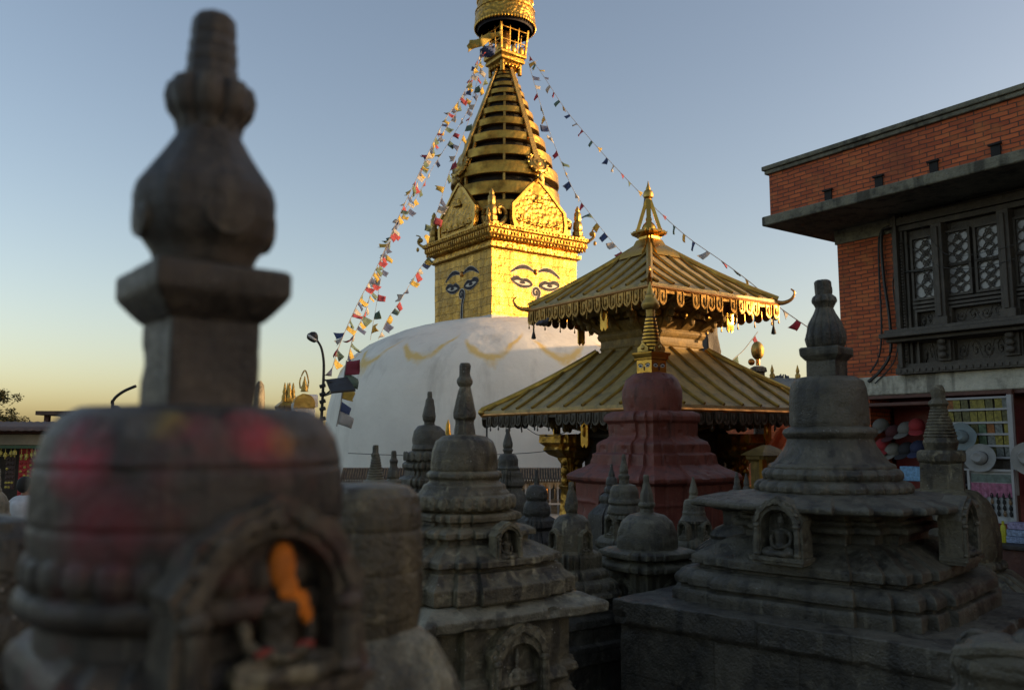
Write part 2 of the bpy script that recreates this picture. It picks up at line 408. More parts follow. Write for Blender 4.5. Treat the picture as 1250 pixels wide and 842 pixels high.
for nm, c in FLAGC:
    g = G(nm+'_flag_cotton'); n1 = g.no(g.pos(), 7, 4)
    FLAGM.append(g.fin(g.mix(n1, tuple(x*.7 for x in c), tuple(min(1, x*1.25) for x in c)), .9))
    tr = g.t.nodes.new('ShaderNodeBsdfTranslucent'); tr.inputs[0].default_value = (*c, 1)
    mx = g.t.nodes.new('ShaderNodeMixShader'); mx.inputs[0].default_value = .35
    out = g.t.nodes['Material Output']
    g.t.links.new(g.b.outputs[0], mx.inputs[1]); g.t.links.new(tr.outputs[0], mx.inputs[2]); g.t.links.new(mx.outputs[0], out.inputs[0])
def flatc(n, c, r=.6, **k): return plain(n, c, r, 0, k.get('var', .15), k.get('k', 8), .05)
M['orange'] = plain('orange_pigment', (.46, .13, .008), .85, 0, .45, 22)
M['vermil'] = flatc('vermilion_pigment', (.17, .024, .018), .85)

exec_later = []
# ------------------------------------------------------------------ ground
GZ = -1.2
gm = MB(); gm.add([(-900, -60, GZ), (900, -60, GZ), (900, 1800, GZ), (-900, 1800, GZ)], [(0, 1, 2, 3)])
go = gm.build('ground', M['paving'], flat=True); go['kind'] = 'structure'
TZ = -.7
gm = MB(); gm.box(-14, 30, -30, 15.6, GZ-.2, TZ)
go = gm.build('paved_terrace', M['paving'], flat=True); go['kind'] = 'structure'

hm = MB(); hv = []
for i in range(81):
    x = -800+20*i; h = 9+5*noise.noise(Vector((x*.006, 3, 0)))+2*noise.noise(Vector((x*.03, 9, 0)))
    hv += [(x, 560, GZ-.5), (x, 620+20*noise.noise(Vector((x*.01, 1, 0))), GZ+h*.7), (x, 700, GZ+h), (x, 820, GZ-.5)]
hm.add(hv, [(4*i+j, 4*i+4+j, 4*i+5+j, 4*i+1+j) for i in range(80) for j in range(3)])
ho_ = hm.build('hills', plain('wooded_hill', (.045, .055, .035), .9, 0, .5, .05)); ho_['kind'] = 'structure'

# ------------------------------------------------------------------ figures (one continuous surface by voxel remesh)
def remeshed(b, vox, mat, it=3):
    o = b.build('tmp', mat); m = o.modifiers.new('r', 'REMESH'); m.mode = 'VOXEL'; m.voxel_size = vox
    m2 = o.modifiers.new('s', 'SMOOTH'); m2.iterations = it; m2.factor = .5
    dg = bpy.context.evaluated_depsgraph_get(); dg.update()
    me = bpy.data.meshes.new_from_object(o.evaluated_get(dg)); bpy.data.objects.remove(o)
    me.materials.clear(); me.materials.append(mat); me.polygons.foreach_set('use_smooth', [True]*len(me.polygons)); return me
def head(b, c, r, crown=True):
    x, y, z = c
    b.ell(c, (r*.82, r*.9, r*1.12)); b.ell((x, y-r*.86, z-.1*r), (r*.15, r*.22, r*.26), 8, 6)          # nose
    for sx in (-1, 1):
        b.ell((x+sx*.84*r, y, z-.12*r), (r*.12, r*.2, r*.38), 8, 6)                               # long ears
        b.ell((x+sx*.32*r, y-r*.72, z+.22*r), (r*.24, r*.14, r*.07), 8, 6)                         # brow
    b.ell((x, y-r*.76, z-.55*r), (r*.26, r*.12, r*.08), 8, 6)                                     # lips
    b.ell((x, y-r*.6, z-.92*r), (r*.3, r*.25, r*.2), 8, 6)
    if crown: b.ell((x, y+.05*r, z+.75*r), (r*.86, r*.9, r*.55)); b.ell((x, y+.1*r, z+1.35*r), (r*.42, r*.42, r*.42))
def hand(b, c, d, s):
    c = Vector(c); d = Vector(d).normalized(); q = d.cross(Vector((0, 0, 1))).normalized()
    b.ell(c, (s*.5, s*.45, s*.3), 8, 6)
    for i, l in enumerate((.8, .95, .9, .7)):
        o = c + q*(i-1.5)*s*.26; b.tube([o, o+d*s*l*.6, o+d*s*l+Vector((0, 0, -s*.15))], s*.12, 6)
    b.tube([c-q*s*.4, c-q*s*.7+d*s*.35], s*.13, 6)
def buddha_mesh(mat, vox=.014):
    b = MB()
    b.tube(bez([(0, 0, .10), (0, -.01, .30), (0, -.015, .48), (0, 0, .60)], 4), [.20]*2+[.175]*2+[.16]*3+[.175]*2+[.19]*2+[.17]+[.10], 14)
    b.ell((0, 0, .55), (.25, .13, .10)); b.ell((0, .01, .14), (.24, .18, .13))
    b.tube([(0, 0, .58), (0, -.01, .72)], .065, 10); head(b, (0, -.015, .80), .115)
    for s in (-1, 1):
        b.tube([(s*.23, 0, .57), (s*.285, -.02, .44), (s*.28, -.06, .31)], [.075, .068, .058], 10)
        b.tube([(s*.28, -.06, .31), (s*.19, -.16, .235), (s*.06, -.21, .205)], [.058, .05, .042], 10)
        b.tube([(s*.10, -.03, .11), (s*.27, -.14, .11), (s*.42, -.20, .09)], [.13, .12, .10], 10)
        b.tube([(s*.42, -.20, .08), (s*.20, -.33, .07), (-s*.06, -.31, .08)], [.095, .085, .065], 10)
        b.ell((-s*.12, -.33, .10), (.10, .06, .045))
    hand(b, (.03, -.235, .195), (-1, -.1, 0), .09); hand(b, (-.03, -.23, .21), (1, -.1, 0), .09); b.ell((0, -.10, .20), (.20, .12, .08))
    return remeshed(b, vox, mat)
def stander_mesh(mat):
    b = MB()
    b.tube([(0.01, 0, .47), (0, -.01, .56), (0, -.01, .66), (.0, 0, .74)], [.095, .075, .09, .085], 12)
    b.ell((0, 0, .735), (.135, .065, .05)); b.tube([(0, 0, .75), (.01, -.01, .84)], .034, 8); head(b, (.012, -.012, .885), .058)
    b.tube([(.015, 0, .93), (.015, 0, 1.03)], [.055, .015], 8)
    for s in (-1, 1):
        b.tube([(s*.055, 0, .48), (s*.065, -.02, .28), (s*.06, 0, .05)], [.078, .055, .036], 10); b.ell((s*.065, -.05, .025), (.035, .075, .028))
    b.tube([(-.14, 0, .73), (-.185, .0, .58), (-.19, -.04, .43)], [.04, .035, .026], 8); hand(b, (-.19, -.05, .40), (0, -.2, -1), .045)
    b.tube([(.14, 0, .73), (.20, .0, .60), (.17, -.09, .68)], [.04, .035, .026], 8); hand(b, (.165, -.1, .71), (0, -.2, 1), .045)
    b.tube([(-.13, -.05, .44), (0, -.09, .42), (.13, -.05, .44)], .02, 6); b.tube([(.1, -.06, .42), (.13, -.05, .12)], [.02, .03], 6)
    return remeshed(b, .009, mat)
BUD = {}
def buddha(mat):
    if mat.name not in BUD: BUD[mat.name] = buddha_mesh(mat)
    return BUD[mat.name]

def archpts(w, h, n=14):           # round-headed opening, half width w, height h, from bottom left over the top to bottom right
    p = [(-w, 0), (-w, (h-w)*.5), (-w, h-w)]
    p += [(-w*math.cos(PI*i/n), h-w + w*math.sin(PI*i/n)) for i in range(1, n)]
    return p + [(w, h-w), (w, (h-w)*.5), (w, 0)]
def niche(parent, w, h, dep, mat, loc, rot, fig='bud', figmat=None, ornate=True):
    """arched shrine: faces local -Y, w half width, h height; stands on loc"""
    L = Matrix.Translation(Vector(loc)) @ Matrix.Rotation(rot, 4, 'Z')
    mp = lambda x, z, y: tuple(L @ Vector((x, y, z)))
    b = MB(); iw = w*.66; ih = h*.82
    out, inn = archpts(w, h), archpts(iw, ih)
    if ornate:
        out = [(x, z) if z < h-w else (x*(1+.05*math.sin(i*2.6)), z+.03*w*math.cos(i*2.6)+(.10*w if abs(x) < .2*w else 0)) for i, (x, z) in enumerate(out)]
    n = len(out)
    b.ring(out, inn, mp, -dep, 0, closed=False)
    b.ring([(x*.90, z*.955) for x, z in out], [(x*.78, z*.90) for x, z in out], mp, -dep*1.16, -dep*.9, closed=False)
    b.box(-w*1.08, w*1.08, -dep*1.22, 0, -h*.07, 0, L); b.box(-w, w, -dep*1.1, 0, -h*.13, -h*.07, L)
    b.prism(archpts(iw*1.02, ih*1.01), mp, -dep*.14, 0)
    for s in (-1, 1):
        b.tube([mp(s*w*.80, 0, -dep*1.05), mp(s*w*.80, h-w, -dep*1.05)], w*.10, 8)
        b.ell((0, 0, 0), (w*.16, w*.14, w*.12), 8, 6, L @ Matrix.Translation((s*w*.80, -dep*1.05, h-w)))
        b.ell((0, 0, 0), (w*.16, w*.14, w*.10), 8, 6, L @ Matrix.Translation((s*w*.80, -dep*1.05, w*.08)))
    if ornate:
        for i in range(9):
            a = PI*(i+.5)/9; b.ell((0, 0, 0), (w*.11, dep*.16, w*.10), 8, 5, L @ Matrix.Translation((-w*.86*math.cos(a), -dep*1.02, h-w+w*.84*math.sin(a))))
    o = b.build('niche', mat, parent, amp=w*.018, sc=1.2/w)
    if fig:
        f = bpy.data.objects.new('carved_figure', fig if not isinstance(fig, str) else buddha(figmat or mat)); COL.objects.link(f); f.parent = o
        k = ih*.90
        f.location = L @ Vector((0, -dep*.52, 0.0)); f.rotation_euler = (0, 0, rot); f.scale = (min(k, iw*2.1), min(k, dep*2.0), k)
    return o

# ------------------------------------------------------------------ stone chaityas
def scale_at(y, x0, d):
    z = at(x0, y, d).z; return z, camd(d, z)/FPX
def sil(plan, yaw, k):
    c, s = math.cos(yaw), math.sin(yaw)
    return max(abs((x*c-y*s) - k*(x*s+y*c)) for x, y in plan)
def chaitya(name, label, cat, x0, d, yaw, parts, mat, seg=.035, amp=.0045, group='stone votive chaityas', niches=(), ang=20, pc0=.0025):
    k = (x0-625)/FPX; yaw = R(yaw)
    X = k*camd(d, CAMZ)
    t = thing(name, label, cat, (X, d, 0), yaw, group)
    objs = {}
    for p in parts:
        pn, plan, rows = p[0], p[1], p[2]; op = p[3] if len(p) > 3 else {}
        sv = sil(plan, yaw, k); prof = []
        for h, y in rows:
            if y == 'g': prof.append((h*camd(d, 0)/FPX/sv, TZ-.02)); continue
            z, sc = scale_at(y, x0, d); prof.append((h*sc/sv, z))
        b = MB(); rm = max(q[0] for q in prof)
        b.loft(plan, prof, seg=op.get('seg', seg), rc=min(op.get('rc', .004), .0012+d*.0006), pc=op.get('pc', pc0 if len(plan) < 30 else 0))
        if 'extra' in op: op['extra'](b, prof)
        objs[pn] = b.build(op.get('name', pn), op.get('mat', mat), t, ang, amp=op.get('amp', amp), sc=op.get('sc', 7), chip=(9 if d > 3 else 26))
    for nc in niches:              # (face angle, distance px, y bottom, half width px, height px, depth px[, fig, mat])
        a, dist, yb, hw, hh, dp = nc[:6]
        z, sc = scale_at(yb, x0, d); ro = R(a)
        niche(t, hw*sc, hh*sc, dp*sc, nc[7] if len(nc) > 7 else mat, Matrix.Rotation(ro, 3, 'Z') @ Vector((0, -dist*sc, z)), ro, nc[6] if len(nc) > 6 else 'bud')
    return t, objs
C32, C24, C48 = circ(32), circ(24), circ(48)
OCT = chamf(.42)
def petals(n, frac=.5, r=.16):     # row of carved bosses round a band
    def f(b, prof):
        rr = max(p[0] for p in prof); z = (prof[0][1]+prof[-1][1])/2; h = abs(prof[0][1]-prof[-1][1])
        for i in range(n):
            a = 2*PI*i/n; b.ell((0, 0, 0), (rr*PI/n*.82, rr*.05, h*.46), 8, 6, Matrix.Rotation(a, 4, 'Z') @ Matrix.Translation((0, -rr*.985, z)))
    return f
def rings(rows, n, dep):           # ringed cone: rows = (half, y) ends -> stepped rows
    (h0, y0), (h1, y1) = rows; out = []
    for i in range(n):
        t = i/n; h = h0+(h1-h0)*t; y = y0+(y1-y0)*t; dy = (y1-y0)/n
        out += [(h*(1-dep), y), (h, y+dy*.25), (h, y+dy*.7), (h*(1-dep), y+dy*.95)]
    return out
# ------------------------------------------------------------------ the nearest chaitya, left, out of focus
def powdered():
    g, col, nrm, rg = stone('offering_stained_stone', (.015, .0125, .011), (.036, .029, .026), (.085, .075, .06), .4, 4.0)
    O = g.pos(True); n = g.no(O, 14, 5, .65)
    red = g.ma('MULTIPLY', g.mr(g.no(O, 9, 5, .6), .50, .66, 0, .5), g.mr(g.n('SeparateXYZ', {0: O}).outputs[2], 1.66, 1.60)); col = g.mix(red, col, (.105, .018, .020))
    ax = (240-625)/FPX*camd(1.1, CAMZ)
    for (px, py, dd, rad, c, am) in ((88, 555, 1.02, .045, (.30, .012, .035), 1.0), (322, 520, .96, .04, (.34, .018, .035), 1.0), (200, 500, 1.0, .03, (.42, .32, .02), .9),
                                   (350, 535, .95, .022, (.40, .17, .02), .7), (230, 525, .93, .035, (.2, .02, .03), .6), (165, 505, 1.0, .025, (.30, .29, .27), .8), (120, 640, .95, .05, (.16, .015, .025), .7)):
        rr_ = ray(px, py); rad_ = .185      # where the line of sight meets the dome
        A_ = rr_.x**2+rr_.y**2; B_ = -2*(rr_.x*ax+rr_.y*1.1); C_ = ax*ax+1.21-rad_**2; di = B_*B_-4*A_*C_
        P = Vector((0, 0, CAMZ))+rr_*((-B_-math.sqrt(max(0, di)))/(2*A_))
        q = Matrix.Rotation(-R(40), 3, 'Z') @ (P - Vector((ax, 1.1, 0)))
        ds = g.n('VectorMath', {0: O, 1: tuple(q)}, operation='DISTANCE').outputs['Value']
        col = g.mix(g.ma('MULTIPLY', g.ma('MULTIPLY', g.mr(ds, rad*.3, rad*1.25, 1, 0), g.mr(n, .3, .55)), am), col, c)
    return g.fin(col, rg, nrm)
M['powdered'] = powdered()
fg, fgo = chaitya('stone_chaitya', 'largest nearest stone chaitya with red and yellow powder smears on its dome', 'chaitya', 240, 1.1, 40, [
    ('finial', OCT, [(20, 20), (27, 25), (29, 40), (29, 46), (27.5, 48), (30, 51), (31, 62), (29, 64), (32, 67), (32.5, 80), (30.5, 82), (33.5, 86), (34, 106)], {'rc': .003}),
    ('collar', scal(8, .16), [(36, 104), (53, 107), (57, 122), (53, 140), (43, 152), (40, 164)], {'rc': .003}),
    ('vase', rnd2(OCT, .3, True), [(38, 162), (41, 172), (54, 192), (72, 217), (84, 234), (88, 250), (87, 272), (80, 294), (66, 312), (60, 328)], {'rc': .004}),
    ('cap_slab', SQ, [(100, 334), (107, 337), (108, 342), (108, 364), (104, 370), (88, 386), (76, 396)], {'rc': .004}),
    ('neck', SQ, [(72, 388), (73.5, 508)], {'rc': .003}),
    ('dome', C48, [(80, 496), (138, 499), (160, 511), (177, 534), (185, 560), (186, 563), (183.5, 567), (188, 574), (190, 610), (190, 628), (187, 632), (190, 637), (189, 655), (187, 672)], {'rc': .006}),
    ('lotus_band', scal(28, .05, 4), [(188, 662), (197, 670), (199, 688), (192, 702)], {'rc': .003}),
    ('moulding', C48, [(188, 700), (200, 706), (203, 716), (200, 726), (186, 736), (178, 740), (178, 768)], {'rc': .004}),
    ('base', redent(.7, .9), [(190, 764), (214, 776), (222, 790), (222, 826), (210, 834), (210, 900), (240, 910), (240, 'g')], {'rc': .005})],
    M['powdered'], seg=.012, amp=.0012, group='stone votive chaityas', pc0=.0025)
for nm, c in (('vase', 0),):       # round bosses carved on the vase
    z, sc = scale_at(272, 236, 1.1)
    for k in range(4):
        b = MB()
        Mx = Matrix.Rotation(PI/2*k, 4, 'Z') @ Matrix.Translation((0, -74*sc, z)) @ Matrix.Rotation(PI/2, 4, 'X')
        b.loft(C24, [(0.5*sc, 9*sc), (16*sc, 8*sc), (22*sc, 5*sc), (28*sc, 5*sc), (31*sc, -4*sc)], M=Mx)
        b.build('boss', M['powdered'], fgo['vase'], amp=.001, sc=30)
z, sc = scale_at(796, 236, 1.1)
nro = R(5); nloc = Matrix.Rotation(nro, 3, 'Z') @ Vector((0, -150*sc, z))
nobj = niche(fg, 112*sc, 190*sc, 58*sc, M['powdered'], nloc, nro, 'bud', M['stone_warm'])
fig = nobj.children[0]; fig.location += Matrix.Rotation(nro, 3, 'Z') @ Vector((.016, 0, 0))
def hood():
    b = MB(); b.ell((0.01, -.05, .86), (.118, .115, .19)); b.ell((0.06, -.10, .69), (.075, .07, .11)); b.ell((.17, -.08, .56), (.08, .07, .11)); b.ell((.24, -.06, .46), (.055, .06, .08)); b.ell((0, -.12, .66), (.05, .05, .05))
    return remeshed(b, .02, M['orange'])
ho = bpy.data.objects.new('orange_pigment_coat', hood()); COL.objects.link(ho); ho.parent = nobj
ho.location = fig.location; ho.rotation_euler = fig.rotation_euler; ho.scale = fig.scale
vb = MB(); vb.ell((-.17, -.17, .245), (.10, .05, .04)); vb.ell((.18, -.16, .25), (.10, .05, .045)); vb.ell((0, -.24, .20), (.07, .03, .03))
vo = bpy.data.objects.new('vermilion_smear', remeshed(vb, .02, M['vermil'])); COL.objects.link(vo); vo.parent = nobj
vo.location = fig.location; vo.rotation_euler = fig.rotation_euler; vo.scale = fig.scale

chaitya('stone_drum', 'banded round-shouldered stone drum beside the right edge of the nearest powder-smeared chaitya', 'shrine', 449, 1.9, 20, [
    ('drum', C48, [(30, 589), (52, 593), (63, 604), (68, 622), (69, 640), (67, 644), (70, 648), (71, 690), (69, 694), (71, 698), (70, 740), (66, 768)], {'rc': .006}),
    ('sloping_base', redent(.7, .9), [(66, 762), (84, 772), (108, 812), (124, 850), (130, 852), (130, 900), (150, 904), (150, 'g')], {'rc': .008, 'mat': M['stone_lip']})],
    M['stone_warm'], seg=.02, amp=.002, group=None)
chaitya('stone_drum', 'dark squat stone drum cut by the left edge of the frame', 'shrine', -6, 1.75, 10, [
    ('drum', C48, [(20, 628), (52, 634), (68, 652), (74, 690), (74, 740), (80, 752), (84, 775), (76, 790)], {'rc': .006}),
    ('base', redent(.7, .9), [(86, 786), (104, 800), (106, 860), (118, 870), (118, 'g')], {'rc': .006})], M['stone_soot'], seg=.02, amp=.003, group=None)

# ------------------------------------------------------------------ big chaitya on a plinth, right
R2 = redent2(.40, .64, .93, .84); R2b = redent2(.52, .74, .95, .89)
def boss_row(n, h): return {'extra': petals(n), 'rc': .006}
chaitya('stone_chaitya', 'large dark chaitya with ribbed vase finial on the broad stone plinth at right', 'chaitya', 1013, 6.2, -43, [
    ('finial', OCT, [(9, 342), (11.5, 344), (11, 359), (10, 362)], {'rc': .006}),
    ('collar', scal(9, .14), [(11, 360), (15, 363), (16.5, 368), (13, 373), (11, 377)], {'rc': .006}),
    ('vase', scal(14, .07), [(11, 376), (14, 383), (21, 395), (25.5, 408), (26, 414), (24, 422), (18, 430)], {'rc': .01}),
    ('cap_slab', SQ, [(31, 424.5), (33.5, 426), (33.5, 434), (26, 440.5)], {'rc': .008}),
    ('neck', SQ, [(25, 439), (25.5, 463)], {'rc': .006}),
    ('dome', C48, [(22, 459), (36, 461), (44, 466), (47.5, 476), (49, 495), (49.5, 516), (48, 523)], {'rc': .02}),
    ('moulding', C48, [(50, 521), (57, 524), (59, 528), (57, 532), (53, 536), (56, 544), (63, 554), (71, 564), (77, 566), (79, 569), (78, 573)], {'rc': .01}),
    ('lotus_band', scal(26, .035, 4), [(76, 570), (84, 572), (88, 577), (87, 582), (82, 587)], {'rc': .01}),
    ('lotus_band', scal(26, .04, 4), [(84, 584), (94, 587), (98.5, 592), (98, 597), (92, 602)], {'rc': .01}),
    ('eave_slab', R2, [(92, 598), (120, 600), (152, 604), (171, 608), (174, 611), (173, 615), (164, 617), (118, 619)], {'rc': .01}),
    ('drum', redent(.55, .82), [(113, 616), (113, 626), (119, 627), (119, 631), (127, 633.5), (129, 636), (128, 640), (116, 641), (113, 646), (113, 656)], {'rc': .01}),
    ('sloping_tier', R2b, [(114, 652), (128, 655), (160, 670), (172, 674), (174, 676), (174, 685), (164, 686.5), (164, 692)], {'rc': .012}),
    ('base_tier', R2b, [(168, 690), (184, 691.5), (193, 696), (196, 701), (196, 708), (189, 709), (189, 711.5), (197, 713), (199, 716), (199, 732)], {'rc': .012}),
    ('plinth_slab', SQ, [(262, 728), (271, 729), (272, 753), (268, 757)], {'rc': .012, 'mat': M['plinth'], 'amp': .007}),
    ('plinth', SQ, [(263, 754), (264, 'g')], {'mat': M['plinth']})],
    M['stone_dark'], seg=.022, amp=.0026,
    niches=[(0, 128, 664, 29, 62, 24), (90, 128, 664, 29, 62, 24)])

# ------------------------------------------------------------------ middle chaitya with the standing carving
STAND = stander_mesh(M['stone_lip'])
chaitya('stone_chaitya', 'lichen-streaked chaitya with wide square lip and carved standing figure below it', 'chaitya', 567, 5.4, 35, [
    ('finial', OCT, [(5.5, 443), (7, 446), (7, 459), (8, 461), (10, 464), (10, 468), (7.5, 472)], {'rc': .004}),
    ('vase', OCT, [(7, 471), (9, 481), (12, 495), (14, 504), (14, 510), (11.5, 513), (11.5, 517), (13, 524), (14, 533)], {'rc': .006}),
    ('dome', C48, [(12, 530), (26, 532), (35, 538), (39.5, 550), (41, 563), (41, 572), (39, 577)], {'rc': .015}),
    ('moulding', C48, [(42, 574), (46, 577), (46.5, 581), (43, 585), (44, 588), (50, 591), (52, 597), (55, 600), (56, 604)], {'rc': .006}),
    ('lotus_band', C48, [(57, 602), (61, 605), (62, 616), (58, 620)], boss_row(26, 1)),
    ('stepped_tiers', R2, [(56, 619), (56, 622), (67, 623), (69.5, 626), (68.5, 632), (62, 633), (62, 637), (80, 640), (86.5, 643), (86.5, 649), (77, 650), (77, 656), (84, 658), (112, 668.5), (118, 671), (118.5, 678), (109, 679), (109, 683), (117, 684), (120, 690), (129, 696), (133, 699), (133.5, 715), (127, 718)], {'rc': .01}),
    ('lip_slab', SQ, [(140, 717), (168, 726), (172, 729), (171, 738), (162, 741)], {'rc': .012, 'mat': M['stone_lip'], 'amp': .008}),
    ('body', redent(.60, .85), [(126, 738), (127, 796), (136, 801), (138, 808), (128, 815), (126, 826), (136, 836), (138, 'g')], {'rc': .01})],
    M['stone_warm'], seg=.022, amp=.003,
    niches=[(0, 82, 671, 18, 40, 16), (-90, 82, 671, 18, 40, 16), (0, 103, 862, 40, 120, 20, STAND)])

# ------------------------------------------------------------------ the smaller chaityas
SC = M['stone_grey']; SDK = M['stone_dark']; SW = M['stone_warm']; SS = M['stone_soot']
def small(label, x0, d, yaw, mat, parts, niches=(), seg=.03, amp=.0025):
    chaitya('stone_chaitya', label, 'chaitya', x0, d, yaw, parts, mat, seg, amp, 'stone votive chaityas', niches)
small('dark dome chaitya behind the left shoulder of the middle streaked chaitya', 524, 8.5, 35, SDK, [
    ('finial', C24, [(2.5, 478), (3.5, 481), (3.5, 485), (5, 488), (5.5, 491), (6, 494), (8, 502), (9, 508), (8, 513), (6.5, 515), (7, 521)]),
    ('dome', C32, [(7, 518), (14, 520), (19, 526), (21, 535), (21, 543), (22, 544), (23, 548), (20, 551)]),
    ('lotus_band', C32, [(22, 550), (30, 554), (31, 560), (27, 563)], {'extra': petals(20), 'rc': .006}),
    ('stepped_base', R2, [(28, 562), (33, 566), (33, 570), (29, 574), (30, 580), (38, 584), (38, 590), (34, 594), (42, 602), (52, 610), (54, 622), (54, 'g')])])
small('ringed stone spire on a yellow-smeared collar, left of its smaller twin by the railing', 459, 6.5, 10, SC, [
    ('knob', OCT, [(3.2, 543), (4, 545), (4, 552), (5.5, 554), (5.5, 557), (4.5, 558)]),
    ('ringed_spire', C24, rings([(5.5, 557), (11.5, 585)], 9, .08), {'rc': 0, 'seg': .02}),
    ('collar', C24, [(10, 584), (15, 587), (16, 592), (15, 597), (11, 600)]),
    ('dome', C32, [(12, 598), (24, 606), (30, 622), (32, 650), (40, 660), (40, 'g')])])
small('small stone spire just right of the ringed spire by the railing', 481, 6.9, 10, SC, [
    ('finial', OCT, [(2.5, 550), (3.5, 552), (3.5, 559), (5.5, 562), (5, 566), (5, 568), (7, 575), (7.5, 582), (6, 585)]),
    ('collar', C24, [(7, 584), (10, 587), (10, 591), (7, 594), (7, 606)]),
    ('dome', C32, [(8, 604), (22, 611), (28, 626), (30, 655), (36, 662), (36, 'g')])])
small('slim chaitya in front of the white dome, right of the middle streaked chaitya', 620, 9.5, 35, SDK, [
    ('finial', C24, [(1.5, 523), (2.5, 528), (4, 533), (6, 541), (6, 545), (5, 547), (6.5, 549), (5, 552), (5, 555)]),
    ('dome', C32, [(5, 553), (10, 555), (12.5, 561), (12.5, 569), (14, 571), (13, 574)]),
    ('stepped_base', R2, [(14, 573), (17, 577), (17, 583), (20, 588), (20, 592), (16, 595), (22, 604), (26, 614), (26, 'g')])])
small('black beehive-shaped chaitya between the slim chaitya and the red stupa', 655, 8.0, 35, SS, [
    ('finial', C24, [(1, 573), (2, 580), (3.5, 585), (3, 589), (4, 592)]),
    ('dome', C32, [(4, 591), (10, 593), (13, 599), (14, 606), (12, 611), (14, 613), (16.5, 620), (17, 626), (15, 630)]),
    ('stepped_base', R2, [(16, 629), (24, 634), (26, 642), (22, 646), (32, 658), (32, 'g')])])
small('round-domed chaitya with arched niches on the dome, between the middle one and the plinth', 697, 7.0, 35, SW, [
    ('finial', OCT, [(2.5, 588), (3.5, 590), (3.5, 597), (5, 601), (8, 613), (8.8, 619), (8, 623), (6.5, 625), (7, 629)], {'rc': .004}),
    ('dome', C32, [(7, 627), (15, 629), (21, 635), (24, 645), (24.5, 660), (24, 671)]),
    ('stepped_base', R2, [(28, 670), (35, 673), (37, 677), (36, 691), (43, 694), (45, 698), (44, 703), (54, 706), (57, 711), (57, 717), (60, 720), (60, 724)]),
    ('plinth', SQ, [(50, 722), (50, 742), (58, 744), (64, 748), (65, 757), (60, 759), (60, 776), (66, 779), (67, 800), (60, 802), (60, 'g')], {'mat': M['plinth']})],
    niches=[(0, 17, 671, 9, 27, 11), (-90, 17, 671, 9, 27, 11)])
small('smooth broad-domed chaitya with two scalloped ledges, left of the broad plinth', 788, 7.2, 35, SC, [
    ('finial', OCT, [(2.5, 579), (3.6, 581), (3.6, 589), (4.5, 592), (7.5, 602), (8.6, 609), (8.6, 612), (10.5, 614), (10.5, 617), (8, 620), (9, 628)], {'rc': .004}),
    ('dome', C48, [(9, 625), (22, 628), (31, 636), (36, 648), (37.5, 658), (37.5, 670)]),
    ('ledge', R2, [(38, 667), (53, 668.5), (59.5, 671), (60.5, 673), (60.5, 677), (57, 678.5), (48, 679.5), (48, 681)], {'extra': petals(0)}),
    ('ledge', R2, [(49, 680), (54, 682), (61, 686), (62, 688), (61.5, 692), (57, 693.5), (46, 694.5), (46, 697)]),
    ('body', redent(.5, .84), [(47, 695), (47, 745), (54, 750), (55, 'g')])],
    niches=[(0, 34, 742, 16, 40, 8), (-90, 34, 742, 16, 40, 8)])
small('drum-domed chaitya with thin spire, just behind the smooth broad-domed one', 761, 8.6, 35, SC, [
    ('finial', OCT, [(1.5, 554), (2.5, 557), (2.8, 562), (5, 571), (5.6, 575), (5, 578), (7, 580), (7, 583), (6, 585), (6.6, 593)], {'rc': .004}),
    ('dome', C32, [(7, 590), (14, 592), (17.5, 598), (18, 608), (19.5, 610), (20, 613), (18, 616), (20, 619), (21, 625), (19, 628)]),
    ('stepped_base', R2, [(20, 627), (24, 629), (26, 632), (20, 635), (20, 650), (30, 654), (37, 660), (37, 666), (32, 670), (46, 688), (48, 'g')])],
    niches=[(0, 15, 652, 9, 24, 9), (-90, 15, 652, 9, 24, 9)])
small('tiny pointed chaitya at the left foot of the red stupa', 746, 10.5, 35, SS, [
    ('finial', C24, [(1, 566), (2.5, 573), (4, 579), (4, 582)]),
    ('dome', C24, [(4, 581), (6.5, 584), (7.5, 590), (7, 593), (9.5, 596), (9.5, 600), (8, 602)]),
    ('stepped_base', R2, [(9, 601), (15, 605), (16, 610), (14, 614), (22, 620), (29, 627), (30, 632), (30, 'g')])])
small('small drum-domed chaitya in front of the right foot of the red stupa', 845, 8.8, 35, SC, [
    ('finial', OCT, [(1.2, 582), (2.5, 588), (5, 597), (5.6, 601), (4.8, 604), (6, 606), (6, 611)], {'rc': .004}),
    ('dome', C32, [(6, 608), (11, 610), (13, 615), (13.3, 623), (14.5, 625), (14, 628), (16, 632), (18, 635)]),
    ('stepped_base', R2, [(17, 634), (20, 637), (17, 640), (17, 654), (26, 658), (29, 664), (28, 668), (38, 678), (40, 'g')])],
    niches=[(0, 13, 655, 8, 20, 8), (-90, 13, 655, 8, 20, 8)])
small('broad-eaved chaitya half hidden by the left corner of the large right chaitya', 898, 7.6, -20, SDK, [
    ('finial', C24, [(1, 576), (2.5, 582), (4, 588), (3.4, 591), (5, 594), (5, 598)]),
    ('dome', C24, [(5, 597), (10, 599), (12, 604), (13, 609)]),
    ('eave_slab', R2, [(14, 607), (28, 610), (34, 614), (33, 619), (20, 622)]),
    ('stepped_base', R2, [(20, 620), (18, 626), (18, 640), (30, 645), (36, 652), (34, 656), (52, 668), (56, 674), (56, 'g')])])
small('tiny stone pinnacle left of the large right chaitya and nearest to the gilt shrine', 909.5, 10.5, 0, SDK, [
    ('finial', C24, [(1, 578), (2.4, 584), (3.6, 590), (3, 593), (5, 596), (5, 600)]),
    ('dome', C24, [(5, 599), (9, 602), (10, 612), (13, 616), (13, 'g')])])
